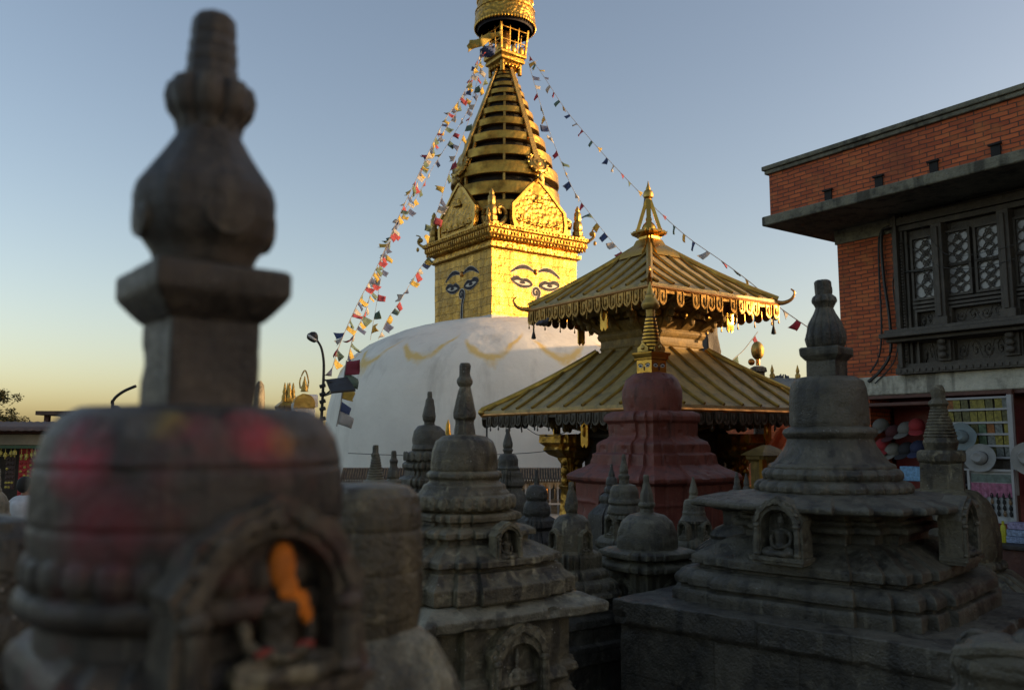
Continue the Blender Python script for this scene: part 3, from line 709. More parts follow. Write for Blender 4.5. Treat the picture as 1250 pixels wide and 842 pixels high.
small('tall chaitya with ringed cone and octagonal collar, in front of the hat shop', 1148, 8.8, -30, SW, [
    ('knob', OCT, [(6, 470), (8, 473), (9, 476), (9, 487), (12, 490), (13, 493), (10, 497)], {'rc': .004}),
    ('ringed_cone', C32, rings([(10.5, 496), (22, 534)], 10, .05)+[(22.5, 540), (20, 549)], {'rc': 0, 'seg': .02}),
    ('cap_slab', OCT, [(26, 549), (29.5, 551), (30.5, 555), (30, 562), (26.5, 566)]),
    ('neck', SQ, [(27, 565), (28, 600)]),
    ('dome', C48, [(24, 595), (42, 599), (54, 610), (62, 626), (66, 648), (66.5, 672), (65, 680)]),
    ('lotus_band', scal(24, .04, 4), [(64, 678), (71, 681), (73, 686), (66, 692)]),
    ('stepped_base', R2, [(64, 690), (78, 694), (98, 708), (103, 712), (102, 722), (120, 734), (122, 'g')])])
small('pale round chaitya top at the left edge of the frame by the red-hung stall', 0, 8.2, 0, M['stone_lip'], [
    ('finial', C24, [(3, 572), (4, 576), (5, 590), (5, 594), (7, 598), (6, 602)]),
    ('dome', C32, [(7, 600), (13, 606), (17, 614), (18, 626), (20, 628), (20, 632), (26, 640), (30, 'g')])])

# ------------------------------------------------------------------ carved stones in the lower right corner
P = at(1186, 770, 3.5)
t = thing('stone_stele', 'upright round-topped stone slab leaning before the right corner of the broad plinth', 'stele', (P.x, P.y, 0), R(-38))
b = MB(); a = archpts(.085, P.z)
b.prism([(x+.02*math.sin(z*3), z) for x, z in a], lambda x, z, y: (x, y+z*.06, z), -.04, .05)
b.build('slab', M['stone_dark'], t, amp=.008, sc=9, bev=.012)
b = MB(); b.ring([(x*.92, z*.97) for x, z in a], [(x*.72, z*.90) for x, z in a], lambda x, z, y: (x, y+z*.06, z), -.062, -.036, closed=False)
b.build('carved_rim', M['stone_dark'], t, amp=.004, sc=14)
P = at(1236, 800, 3.15)
t = thing('carved_stone', 'broken carved stone block with rounded lumps in the bottom right corner', 'carved stone', (P.x, P.y, 0), R(-40))
b = MB(); b.loft(redent(.6, .85), [(.20, -.02), (.20, P.z-.14), (.17, P.z-.12), (.17, P.z-.06), (.19, P.z-.04), (.18, P.z)], seg=.03, rc=.012, pc=.012)
b.build('block', M['stone_dark'], t, amp=.008, sc=7)
b = MB(); b.ell((-.05, -.02, P.z+.02), (.10, .12, .055), 20, 12); b.ell((.08, .03, P.z+.03), (.10, .10, .07), 20, 12); b.ell((.02, -.13, P.z-.0), (.13, .06, .045), 20, 12)
b.tube(bez([(-.15, -.1, P.z+.01), (-.06, -.16, P.z+.04), (.06, -.14, P.z+.05), (.15, -.04, P.z+.03)], 5), .03, 8)
b.build('carving', M['stone_dark'], t, amp=.008, sc=12)

# ------------------------------------------------------------------ red stupa with gilt spire
RY = 14.0; RX = (797-625)/FPX*camd(RY, CAMZ)
RS = redent2(.34, .66, .93, .86)
t, ro = chaitya('red_stupa', 'dark red plastered stupa with gilt striped spire before the pagoda', 'stupa', 797, RY, 36, [
    ('dome', C48, [(14, 455), (24, 457), (32, 464), (36.5, 476), (37, 486), (35.5, 498), (34, 506)], {'rc': .03}),
    ('stepped_body', RS, [(48, 502), (57, 505), (60, 509), (60, 514), (55, 517), (54, 532), (57, 535), (66, 539), (70, 542), (70, 552), (76, 554), (78, 566), (84, 569), (96, 574), (98, 576)], {'rc': .025}),
    ('ledge', RS, [(92, 572), (104, 577), (109, 581), (108, 585), (98, 589)], {'rc': .02}),
    ('body', RS, [(97, 587), (96, 608), (98, 611), (95, 614), (95, 645), (104, 650), (106, 'g')], {'rc': .02})],
    M['maroon'], seg=.06, amp=.006, group=None)
for k in range(4):                 # arched openings in the body
    z, sc = scale_at(640, 797, RY); b = MB(); a = k*PI/2; L = Matrix.Rotation(a, 4, 'Z')
    for xo in (0,):
        mp = lambda x, zz, y: tuple(L @ Vector((x+xo, y-70*sc, z+zz)))
        o1 = archpts(17*sc, 52*sc); o1[len(o1)//2] = (0, 60*sc)
        b.ring(o1, archpts(12*sc, 42*sc), mp, -10*sc, 4*sc, closed=False)
    no_ = b.build('niche_frame', M['maroon'], t, amp=.004)
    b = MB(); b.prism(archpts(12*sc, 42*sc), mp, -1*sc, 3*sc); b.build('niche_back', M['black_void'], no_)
def gpart(name, plan, rows, mat, x0, d, par, seg=None, amp=0, rot=0, parts=None):
    k = (x0-625)/FPX; b = MB(); prof = []
    for h, y in rows:
        z, sc = scale_at(y, x0, d); prof.append((h*sc, z))
    b.loft([(math.cos(rot)*x-math.sin(rot)*y, math.sin(rot)*x+math.cos(rot)*y) for x, y in plan], prof, seg=seg)
    return b.build(name, mat, par, amp=amp)
gb = gpart('gilt_box', SQ, [(12.5, 457), (12.5, 440), (14.5, 439), (14.5, 436), (16.5, 433), (16.5, 431), (12, 430)], M['gold_bright'], 797, RY, t)
z0, sc = scale_at(447, 797, RY)
for k in range(4):                 # little painted faces
    L = Matrix.Rotation(k*PI/2, 4, 'Z'); b = MB(); w = MB()
    mp = lambda x, z, y: tuple(L @ Vector((x*sc, -12.5*sc-y*sc, z0+z*sc)))
    for s in (-1, 1):
        w = MB(); w.prism([(s*6+3.6*math.cos(q), 0+2.2*math.sin(q)+s*math.cos(q)*.3) for q in [2*PI*i/12 for i in range(12)]], mp, 0, .25)
        b.prism([(s*6+2.2*math.cos(q), -.1+1.0*math.sin(q)) for q in [2*PI*i/12 for i in range(12)]], mp, 0, .45)
        b.ring([(s*6+x, 3.4-.09*x*x) for x in (-4, -2, 0, 2, 4)], [(s*6+x, 2.6-.09*x*x) for x in (-4, -2, 0, 2, 4)], mp, 0, .4, closed=False)
        w.build('painted_eye', M['eye_white'], gb)
    b.ring([(-.8, -1), (-.8, -4), (-.4, -6)], [(.8, -1), (.8, -4), (.4, -6)], mp, 0, .4, closed=False)
    b.build('painted_brow', M['indigo'], gb)
    b = MB(); zt = scale_at(430, 797, RY)[0]
    mp2 = lambda x, z, y: tuple(L @ Vector((x*sc, -13*sc-y*sc, zt+z*sc)))
    b.prism([(-9, 0), (-9, 5), (-4, 8), (0, 13), (4, 8), (9, 5), (9, 0)], mp2, 0, 1.6); b.ell((0, 0, 0), (3*sc, 1.2*sc, 3*sc), 8, 6, L @ Matrix.Translation((0, -15*sc, zt+5*sc)))
    b.build('gilt_shield', M['gold_dull'], t)
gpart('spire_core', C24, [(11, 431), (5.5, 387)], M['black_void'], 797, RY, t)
for i in range(9):
    y = 425 - i*4.5; h = 13.2 - i*.82
    gpart('spire_ring', C24, [(h-1, y+2.6), (h, y+2.2), (h, y-.1), (h-1, y-.5)], M['gold_bright'], 797, RY, t)
gpart('finial', C24, [(5, 388), (5.5, 386), (5.5, 378), (9, 377), (11, 373), (10.5, 370), (8, 366), (6.5, 364), (6.5, 361), (4, 358), (3.5, 355), (2.5, 353), (2, 349), (.8, 344)], M['gold_dull'], 797, RY, t)
# ------------------------------------------------------------------ the great stupa
GX0, GD = 616, 48.0
GP = Vector(((GX0-625)/FPX*camd(GD, CAMZ), GD, GZ)); GYAW = R(36)
gs = thing('great_stupa', 'great white domed stupa with gilt tower and painted eyes', 'stupa', GP, GYAW)
def gz(y): return scale_at(y, GX0, GD)[0]-GZ
def gpx(h, y): return h*scale_at(y, GX0, GD)[1]
def gpart2(name, plan, rows, mat, par=gs, seg=None, amp=0, M4=None, ang=38, sc=2, rc=0, bev=0):
    b = MB(); b.loft(plan, [(gpx(h, y), gz(y)) for h, y in rows], seg=seg, M=M4, rc=rc)
    return b.build(name, mat, par, ang, amp=amp, sc=sc, bev=bev)
dome_rows = [(40, 394), (70, 396.5), (84, 399), (106, 404), (128, 411), (147, 419), (166, 428), (184, 441), (197, 457), (206, 478), (212, 502), (216, 535), (217, 570), (217, 606), (226, 606), (226, 660)]
gpart2('dome', circ(96), dome_rows, M['dome'], seg=.5, amp=.05, sc=.5)
gpart2('harmika_base', SQ, [(65, 412), (65, 396.8)], M['whitewash'], bev=.04)
hk = gpart2('harmika', SQ, [(62, 396.8), (62, 322)], M['plates'], seg=.35, amp=.02, sc=1.5)
cob = MB(); cob.loft(SQ, [(gpx(h, y), gz(y)) for h, y in [(63, 322), (66, 320), (66, 316), (62.5, 315), (62.5, 313), (67, 311), (71, 307), (71, 302), (73.5, 300), (73.5, 296.5), (70, 295)]])
H = gpx(62, 360); zb = gz(396.8); zt = gz(322); ph = zt-zb
for k in range(4):                 # eyes on the four faces
    L = Matrix.Rotation(k*PI/2, 4, 'Z'); zc = zb + 1.95
    mp = lambda x, z, y: tuple(L @ Vector((x, -H-.012-y, zc+z)))
    def curve(f, x0, x1, n=14): return [(x0+(x1-x0)*i/n, f((i/n))) for i in range(n+1)]
    for s in (-1, 1):
        cx = s*.95
        def lid(grow, s=s, cx=cx):
            up = []; lo = []
            for i in range(25):
                q = i/24; x = -.70+1.40*q     # inner end (towards the nose) to outer end
                base = .16*(q-.5)
                u = base + .27*math.sin(PI*q)**.7 - .15*math.exp(-((q-.5)/.17)**2)
                l = base - .23*math.sin(PI*q)**.9
                g_ = grow*(.18+.5*math.sin(PI*q)**.5)
                up.append((cx+s*x*(1+grow*.5), u+g_)); lo.append((cx+s*x*(1+grow*.5), l-g_))
            return up + lo[::-1][1:-1]
        b = MB(); b.prism(lid(.15), mp, 0, .012); b.build('eye_edge', M['eye_white'], hk, flat=True)
        e = MB(); e.prism(lid(.12), mp, 0, .020); e.build('eye_outline', M['indigo'], hk, flat=True)
        w = MB(); w.prism([(cx+(x-cx)*.78, (z-.02)*.50-.03+.08*s*(x-cx)*.0) for x, z in lid(0)], mp, 0, .028); w.build('eye_white', M['eye_white'], hk, flat=True)
        p = MB(); p.prism([(cx+.20*math.cos(2*PI*i/16), -.03+.075*math.sin(2*PI*i/16)) for i in range(16)], mp, 0, .036); p.build('pupil', M['indigo'], hk, flat=True)
        br = []; bl = []
        for i in range(15):
            q = i/14; x = -.80+1.55*q; z = .58+.34*math.sin(PI*(q*.86+.1))-.14*q
            th = .095*math.sin(PI*(q*.9+.06))**.7+.015; br.append((cx+s*x, z+th)); bl.append((cx+s*x, z-th))
        for g_, mt, dp in ((.05, 'eye_white', .010), (0, 'indigo', .020)):
            b = MB(); b.ring([(x, z+g_*.7) for x, z in br], [(x, z-g_*.5) for x, z in bl], mp, 0, dp, closed=False); b.build('eyebrow', M[mt], hk, flat=True)
    sp = [(0, -1.85), (.02, -1.2), (.10, -.85), (.22, -.62), (.24, -.42), (.10, -.26), (-.10, -.28), (-.18, -.44), (-.10, -.60), (.04, -.60), (.08, -.48), (.0, -.42)]
    sp = bez([(x, z, 0) for x, z in sp], 5)
    for rr, mt, dp in ((.115, 'eye_white', .010), (.065, 'indigo', .022)):
        o_, i_ = [], []
        for i, p in enumerate(sp):
            tt = sp[min(i+1, len(sp)-1)]-sp[max(i-1, 0)]; nn = Vector((-tt.y, tt.x)).normalized()*rr; o_.append((p.x+nn.x, p.y+nn.y)); i_.append((p.x-nn.x, p.y-nn.y))
        b = MB(); b.ring(o_, i_, mp, 0, dp, closed=False); b.build('nose_curl', M[mt], hk, flat=True)
    b = MB(); b.ell((0, 0, 0), (.13, .10, .17), 12, 8, L @ Matrix.Translation((0, -H-.03, zc+.66))); b.build('forehead_mark', M['brass_red'], hk)
# cornice dentils, hooks
b = cob; hc = gpx(71, 305)
for k in range(4):
    L = Matrix.Rotation(k*PI/2, 4, 'Z')
    for i in range(30):
        x = -hc+.1+(2*hc-.2)*i/29
        b.box(x-.055, x+.055, -hc-.06, -hc+.02, gz(306.5), gz(302.5), L); b.ell((0, 0, 0), (.075, .06, .09), 8, 6, L @ Matrix.Translation((x, -hc+.10, gz(310))))
        b.ell((0, 0, 0), (.06, .05, .06), 6, 5, L @ Matrix.Translation((x, -gpx(73.5, 298)-.01, gz(298.2))))
b.build('cornice', M['gold_relief'], gs)
def dragon(b, L, sc=1.0, flip=1):  # curled makara scroll
    P = bez([(0, 0, 0), (.25*flip, 0, .15), (.45*flip, 0, .5), (.25*flip, 0, .8), (.0, 0, .75), (.05*flip, 0, .55), (.2*flip, 0, .55)], 5)
    n = len(P); b.tube([p*sc for p in P], [(.13-.09*i/n)*sc for i in range(n)], 8, M=L)
    for i in range(2, n-4, 3): b.ell(tuple(P[i]*sc+Vector((.06*flip*sc, 0, .04*sc))), (.07*sc, .05*sc, .1*sc), 6, 5, L)
hz = gz(296)
for k in range(4):
    L = Matrix.Rotation(k*PI/2, 4, 'Z'); D = Matrix.Rotation(k*PI/2-PI/4, 4, 'Z')
    c = gpx(73, 298)
    b = MB(); b.tube(bez([(0, -c*1.36, hz-.15), (0, -c*1.44, hz-.02), (0, -c*1.50, hz+.22), (0, -c*1.46, hz+.5), (0, -c*1.53, hz+.62)], 5), .10, 8, .03, M=D)
    b.ell((0, -c*1.46, hz+.30), (.12, .18, .16), 8, 6, D); b.ell((0, -c*1.50, hz-.25), (.09, .09, .14), 8, 6, D)
    b.build('corner_hook', M['gold_dull'], gs)
    # tall pinnacle on each corner with a dragon scroll either side
    b = MB(); b.loft(OCT, [(.36, hz-.1), (.40, hz+.10), (.30, hz+.18), (.30, hz+.42), (.22, hz+.5), (.26, hz+.62), (.24, hz+.95), (.17, hz+1.05), (.20, hz+1.15), (.19, hz+1.5), (.12, hz+1.62), (.14, hz+1.72), (.03, hz+1.95)], M=D @ Matrix.Translation((0, -c*1.22, 0)))
    b.build('corner_pinnacle', M['gold_dull'], gs)
    for s in (-1, 1):
        b = MB(); dragon(b, D @ Matrix.Translation((0, -c*1.17, hz+.05)) @ Matrix.Rotation(s*PI/4*1.0, 4, 'Z') @ Matrix.Translation((s*.35, 0, 0)), 1.25, s)
        b.build('dragon_scroll', M['gold_dull'], gs)
    # pentagonal shield
    sy = gpx(69, 280); zs = hz-.05
    LS = L @ Matrix.Translation((.0, -sy, zs)) @ Matrix.Rotation(R(-4), 4, 'X')
    mp = lambda x, z, y: tuple(LS @ Vector((x, -y, z)))
    out = [(-1.80, 0), (-1.92, .55), (-1.86, 1.32), (-1.45, 1.72), (-.75, 2.45), (0, 3.1), (.75, 2.45), (1.45, 1.72), (1.86, 1.32), (1.92, .55), (1.80, 0)]
    b = MB(); b.prism(out, mp, -.12, .06)
    sh = b.build('shield', M['gold_relief'], gs, flat=True)
    b = MB(); b.ring(out, [(x*.9, z*.9+.1) for x, z in out], mp, .055, .13)
    b.build('shield_border', M['gold_bright'], sh)
    fm = buddha(M['gold_relief'])
    for x, z, s_ in ((0, 1.62, .80), (-1.25, .38, .62), (-.62, .30, .62), (0, .28, .66), (.62, .30, .62), (1.25, .38, .62)):
        f = bpy.data.objects.new('relief_figure', fm); COL.objects.link(f); f.parent = sh
        f.matrix_local = LS @ Matrix.Translation((x, -.04, z)) @ Matrix.Scale(s_, 4) @ Matrix.Scale(.55, 4, (0, 1, 0))
    b = MB(); b.loft(OCT, [(.16, 3.02), (.2, 3.1), (.12, 3.2), (.14, 3.3), (.02, 3.6)], M=LS); b.build('shield_tip', M['gold_dull'], sh)
    # strap with medallion down each side of the spire
def front(y, h): return 538-(538-y)*(GD-h*GD/FPX)/GD
ringy = [(84.0, 11.5), (88.0, 13.5), (92.6, 16), (100.8, 20), (109.2, 24), (119.3, 29), (131.7, 35), (145.5, 42), (163, 50), (181.4, 58), (202, 66), (227, 67.5), (249, 67)]
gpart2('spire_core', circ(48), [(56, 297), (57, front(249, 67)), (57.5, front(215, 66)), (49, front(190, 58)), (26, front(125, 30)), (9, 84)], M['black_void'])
rh = [2.2, 2.4, 3.0, 4, 4.6, 5.2, 5.8, 6.6, 7.6, 8.4, 11.0, 11.5, 9.5]
for i, (y, h) in enumerate(ringy):
    yc = front(y, h); t_ = rh[i]*.66
    gpart2('spire_ring', circ(64), [(h*.88, yc+t_*.97), (h-.2, yc+t_), (h+.25, yc+t_*.9), (h-.2-t_*.12, yc-t_*.85), (h-.6-t_*.15, yc-t_), (h*.86, yc-t_*.96)], M['spire_gold'], seg=.6, amp=.012, sc=1.2, ang=22)
    if i > 3:
        for j in range(8):
            a = PI*j/4+.15; q = gpx(h-3, yc); L = Matrix.Rotation(a, 4, 'Z')
            if i+1 < len(ringy):
                y2 = front(ringy[i+1][0], ringy[i+1][1]); q2 = gpx(ringy[i+1][1]-4, y2)
                sb = MB(); sb.beam((0, -q, gz(yc)), (0, -min(q2, q+.4), gz(y2)), .13, .13, M=L); sb.build('ring_post', M['gold_dull'], gs)
for k in range(4):
    L = Matrix.Rotation(k*PI/2, 4, 'Z')
    pts = []
    for y, h in [(80, 9.5)]+ringy[1:10]+[(190, 61.5)]:
        yc = front(y, h); pts.append((0, -gpx(h+1.4, yc)-.03, gz(yc)))
    b = MB()
    n = len(pts)
    for i in range(n-1): b.beam(pts[i], Vector(pts[i+1])+(Vector(pts[i+1])-Vector(pts[i]))*.03, .24+.012*i, .08, M=L)
    st_ = b.build('strap', M['gold_dull'], gs)
    p0 = Vector(pts[-1]); b = MB(); T = L @ Matrix.Translation(p0+Vector((0, -.08, -.30))) @ Matrix.Rotation(PI/2-R(25), 4, 'X')
    b.loft(circ(24), [(.62, -.1), (.62, .04), (.54, .10), (.46, .03), (.40, .03), (.34, .1), (.2, .1), (.1, .18)], M=T)
    for j in range(12): b.ell((0, 0, 0), (.10, .10, .08), 6, 5, T @ Matrix.Rotation(j*PI/6, 4, 'Z') @ Matrix.Translation((.66, 0, 0)))
    b.ell((0, 0, 0), (.18, .10, .26), 8, 6, L @ Matrix.Translation(p0+Vector((0, -.38, -1.15))))
    b.build('medallion', M['gold_dull'], st_)
# cage and canopy
gpart2('cage_tray', SQ, [(13, 86), (14.5, 82), (17.5, 80), (17.5, 77), (16.5, 76), (19, 73.5), (19, 70.5), (17, 69.5)], M['gold'], bev=.02)
gpart2('cage_mast', circ(16), [(6, 84), (6, 20)], M['brass_red'])
b = MB(); c0, c1 = gpx(17.5, 70), gpx(21, 30); z0_, z1_ = gz(70), gz(28)
for k in range(4):
    L = Matrix.Rotation(k*PI/2, 4, 'Z')
    b.beam((-c0, -c0, z0_), (-c1, -c1, z1_), .11, .11, M=L)
    for f in (-.33, .33): b.beam((c0*f, -c0, z0_), (c1*f, -c1, z1_), .055, .055, M=L)
    for f in (.28, .62):
        e = c0+(c1-c0)*f; z = z0_+(z1_-z0_)*f; b.beam((-e, -e, z), (e, -e, z), .05, .05, M=L)
    for f in (-.66, 0, .66): b.ell((0, 0, 0), (.20, .07, .26), 8, 6, L @ Matrix.Translation((c0*f, -c0-.03, z0_+.18)))
    for f in (-.8, -.4, 0, .4, .8): b.ell((0, 0, 0), (.10, .1, .12), 8, 6, L @ Matrix.Translation((gpx(13, 84)*f, -gpx(14.5, 84), gz(85.5))))
    D = Matrix.Rotation(k*PI/2-PI/4, 4, 'Z'); b.tube([(0, -gpx(18, 80), gz(78)), (0, -gpx(18, 80), gz(94))], .13, 8, M=D)
b.build('cage_frame', M['gold'], gs)
sc_ = scal(48, .02, 3)
gpart2('canopy', circ(64), [(34, 31), (36.5, 34), (37.3, 33.5), (37.0, 26), (36, 19), (36.8, 18.4), (36.8, 17), (33.5, 16.4), (34, 9), (33, 6), (34, 4.5), (31, 1), (22, -2), (13, -4), (11, -12), (12, -14), (10, -30), (3, -60)], M['gold_relief'])
for rr_, yy_, hh_, ring_ in ((37, 35.2, .15, (37.2, 36.4, 34.2)), (33.8, 4, .10, (34.2, 5, 3.6))):
    b = MB(); b.loft(circ(60), [(gpx(ring_[0]-.9, yy_), gz(ring_[1]-.8)), (gpx(ring_[0], yy_), gz(ring_[1]-.8)), (gpx(ring_[0], yy_), gz(ring_[2])), (gpx(ring_[0]-.9, yy_), gz(ring_[2]))], cap=False)
    for i in range(60): b.ell((0, 0, 0), (.085, .06, hh_), 6, 5, Matrix.Rotation(2*PI*i/60, 4, 'Z') @ Matrix.Translation((0, -gpx(rr_, yy_), gz(yy_))))
    b.build('canopy_fringe', M['gold_bright'], gs)
gpart2('canopy_valance', circ(48), [(33, 40), (35, 32), (34.8, 32), (32.8, 40)], M['indigo'])
def cloth(name, pts, mat, par=None, thick=.012):   # pts: rows of points -> thin cloth with thickness
    m, n = len(pts), len(pts[0]); b = MB(); v = [p for r in pts for p in r]
    f = [(i*n+j, i*n+j+1, (i+1)*n+j+1, (i+1)*n+j) for i in range(m-1) for j in range(n-1)]
    b.add(v, f); o = b.build(name, mat, par, 60); s_ = o.modifiers.new('solid', 'SOLIDIFY'); s_.thickness = thick; return o
o = cloth('cloth_banner', [[at(613-i*2.1-.5*j*(i/20)-2.5*(j == 2)*(i > 15), 36+i*.75+j*(1.7+i*.10)+1.3*math.sin(i*.55+j*.5), GD-1.7-.30*math.sin(i*.6+j*.3)) for j in range(5)] for i in range(20)], FLAGM[4])
tag(o, 'yellow cloth streaming left from the gilt canopy of the great stupa', 'banner')
o = cloth('cloth_banner', [[at(604-i*2.6, 55+j*2.6+i*.6+1.1*math.sin(i*1.1+j), GD-1.9+.2*math.sin(i+j)) for j in range(6)] for i in range(8)], FLAGM[0])
tag(o, 'blue cloth bunched in the gilt cage below the canopy', 'banner')

# ------------------------------------------------------------------ two-tiered pagoda
TX0, TD = 797, 20.0
TYAW = R(35.5)
tp = thing('pagoda_temple', 'two-tiered gilt-roofed pagoda with fringed eaves before the white stupa', 'temple', ((TX0-625)/FPX*camd(TD, CAMZ), TD, GZ), TYAW)
def tz(y): return scale_at(y, TX0, TD)[0]-GZ
def tpx(h, y): return h*scale_at(y, TX0, TD)[1]
def tpart(name, plan, rows, mat, par=tp, bev=0, diag=True, **k):
    b = MB(); f = 1/1.414 if diag else 1
    b.loft(plan, [(tpx(h, y)*f, tz(y)) for h, y in rows], **k); return b.build(name, mat, par, bev=bev)
def roof(e, ze, t, zt, name, nr, wall, zw, hookup):
    def hz_(s): return e+(t-e)*s, ze+(zt-ze)*(s+.10*s*(s-1)*2)
    N = 8
    b = MB(); b.loft(SQ, [(e, ze-.07)]+[hz_(i/N) for i in range(N+1)], seg=.25)
    rf = b.build(name, M['roof_gilt'], tp, amp=.012, sc=2.5)
    rb = MB()
    for k in range(4):
        L = Matrix.Rotation(k*PI/2, 4, 'Z')
        for j in range(nr):
            x = -e+2*e*(j+.5)/nr
            se = min(1, max(0, (e-abs(x))/(e-t))) if abs(x) > t else 1
            if se < .06: continue
            P = []
            for i in range(9):
                h, z = hz_(se*i/8); P.append((x, -h-.01, z+.025))
            rb.tube(P, .034, 6, M=L)
        P = [(hz_(i/8)[0], -hz_(i/8)[0], hz_(i/8)[1]+.03) for i in range(9)]
        rb.tube(P, .075, 8, M=L)
    rb.build('roof_seams', M['rib_gilt'], rf)
    b = MB()
    b.loft(SQ, [(e+.02, ze-.14), (e+.035, ze-.10), (e+.02, ze-.065), (e-.05, ze-.06), (e-.06, ze-.14)], cap=False)
    b.build('eave_board', M['brass_red'], tp)
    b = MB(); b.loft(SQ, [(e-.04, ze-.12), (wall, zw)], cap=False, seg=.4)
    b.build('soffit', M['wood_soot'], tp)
    rfm = MB()
    for k in range(4):
        L = Matrix.Rotation(k*PI/2, 4, 'Z')
        for j in range(int(e*9)):
            x = -e+.1+(2*e-.2)*j/(int(e*9)-1); q = (wall+.1)/e
            rfm.beam((x, -e+.06, ze-.16), (x*q, -wall-.02, zw-.06), .05, .06, M=L)
    rfm.build('rafters', M['wood_temple'], tp)
    va = MB(); nt = int(2*e/.235); vm = M['fringe_gilt'] if hookup else M['wood_fringe']
    va.loft(SQ, [(e+.005, ze-.20), (e+.005, ze-.135), (e-.01, ze-.135), (e-.01, ze-.20)], cap=False); vo_ = va.build('valance', vm, tp)
    for k in range(4):
        L = Matrix.Rotation(k*PI/2, 4, 'Z')
        for j in range(nt):
            if random.random() < .05: continue
            va = MB()
            x = -e+2*e*(j+.5)/nt; w = e/nt*.90; hh = (.32 if hookup else .26)+random.uniform(-.02, .02); dx = random.uniform(-.02, .02); tl = random.uniform(-.06, .06)
            mp = lambda u, v, q: tuple(L @ Vector((x+u+tl*v, -e-.01-q+dx, ze-.13-v)))
            out = [(-w, 0), (-w, hh-w)] + [(-w*math.cos(PI*i/6), hh-w+w*math.sin(PI*i/6)) for i in range(1, 6)] + [(w, hh-w), (w, 0)]
            va.prism(out, mp, 0, .012); va.ring([(a_*.96, b_*.97) for a_, b_ in out], [(a_*.70, b_*.84) for a_, b_ in out], mp, .010, .03, closed=False)
            va.ell((0, 0, 0), (w*.3, .02, hh*.28), 6, 5, L @ Matrix.Translation((x, -e-.03+dx, ze-.13-hh*.45)))
            if j % 2 == 0: va.tube([mp(w, hh*.7, 0), mp(w, hh*1.15, 0)], .012, 5); va.ell(mp(w, hh*1.2, 0), (.022, .022, .04), 6, 5)
            va.build('valance_tab', vm, vo_)
    for k in range(4):
        D = Matrix.Rotation(k*PI/2-PI/4, 4, 'Z'); c = e*1.414
        b = MB(); b.tube(bez([(0, -c+.12, ze-.02), (0, -c-.10, ze-.06), (0, -c-.30, ze+.02), (0, -c-.38, ze+.18), (0, -c-.30, ze+.27)], 5), .065, 8, .015, M=D)
        if hookup: b.build('corner_hook', M['brass_red'], tp)
        else:
            b = MB(); b.ell((0, -c, ze-.02), (.08, .10, .10), 10, 7, D); b.build('corner_cap', M['gold_dull'], tp)
        b = MB(); b.tube([(0, -c+.12, ze-.12), (0, -c+.12, ze-.62)], .022, 6, M=D); b.loft(circ(10), [(.02, ze-.6), (.05, ze-.72), (.06, ze-.78), (.005, ze-.80)], M=D @ Matrix.Translation((0, -c+.12, 0)))
        b.build('hanging_bell', M['wood_soot'], tp)
        for f in (-.62, 0, .62):
            L = Matrix.Rotation(k*PI/2, 4, 'Z')
            b = MB(); a_ = Vector((f*wall, -wall-.02, zw-.50)); c_ = Vector((f*(e*.80), -e*.86, ze-.14))
            b.beam(a_, c_, .13, .10, M=L)
            for q in (.3, .55, .8): b.ell(tuple(a_.lerp(c_, q)+Vector((0, -.05, -.05))), (.08, .07, .12), 8, 6, L)
            b.build('strut', M['wood_temple'], tp)
        L = Matrix.Rotation(k*PI/2, 4, 'Z')      # hanging plaque at mid-eave
        mp = lambda u, v, q: tuple(L @ Vector((u+e*.25, -e*.93-q, ze-.28-v)))
        b = MB(); b.prism([(-.11, 0), (-.11, .52), (-.05, .58), (0, .50), (.05, .58), (.11, .52), (.11, 0), (.06, -.06), (-.06, -.06)], mp, 0, .03); b.ell(mp(0, .22, .03), (.06, .03, .14), 8, 6)
        b.build('plaque', M['gold_bright'], tp)
    return rf
UE = tpx(150, 372)/1.414; LE = tpx(212, 500)/1.414
roof(LE, tz(501), tpx(66, 432)/1.414, tz(430), 'lower_roof', 10, tpx(104, 540)/1.414, tz(498), False)
roof(UE, tz(371), .17, tz(301), 'upper_roof', 9, tpx(72, 400)/1.414, tz(380), True)
tpart('upper_storey', redent(.7, .93), [(66, 438), (66, 428), (68, 426), (66, 423), (66, 417), (69, 415), (71, 411), (69, 408), (73, 406), (80, 401), (82, 397), (76, 394), (76, 388), (88, 384), (90, 381), (70, 378), (70, 372)], M['wood_temple'], bev=.012)
for k in range(4):
    L = Matrix.Rotation(k*PI/2, 4, 'Z'); b = MB(); w = tpx(76, 390)/1.414
    for i in range(7): b.ell((0, 0, 0), (.10, .05, .09), 8, 6, L @ Matrix.Translation((-w*.8+1.6*w*i/6, -w-.02, tz(391))))
    b.build('carved_frieze', M['gold_dull'], tp)
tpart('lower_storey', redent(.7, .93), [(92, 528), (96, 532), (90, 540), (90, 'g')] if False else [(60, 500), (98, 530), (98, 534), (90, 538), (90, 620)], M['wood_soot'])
b = MB(); b.box(-2.6, 2.6, -2.6, 2.6, 0, .35); b.box(-2.9, 2.9, -2.9, 2.9, 0, .18); b.build('plinth', M['stone_dark'], tp, bev=.02)
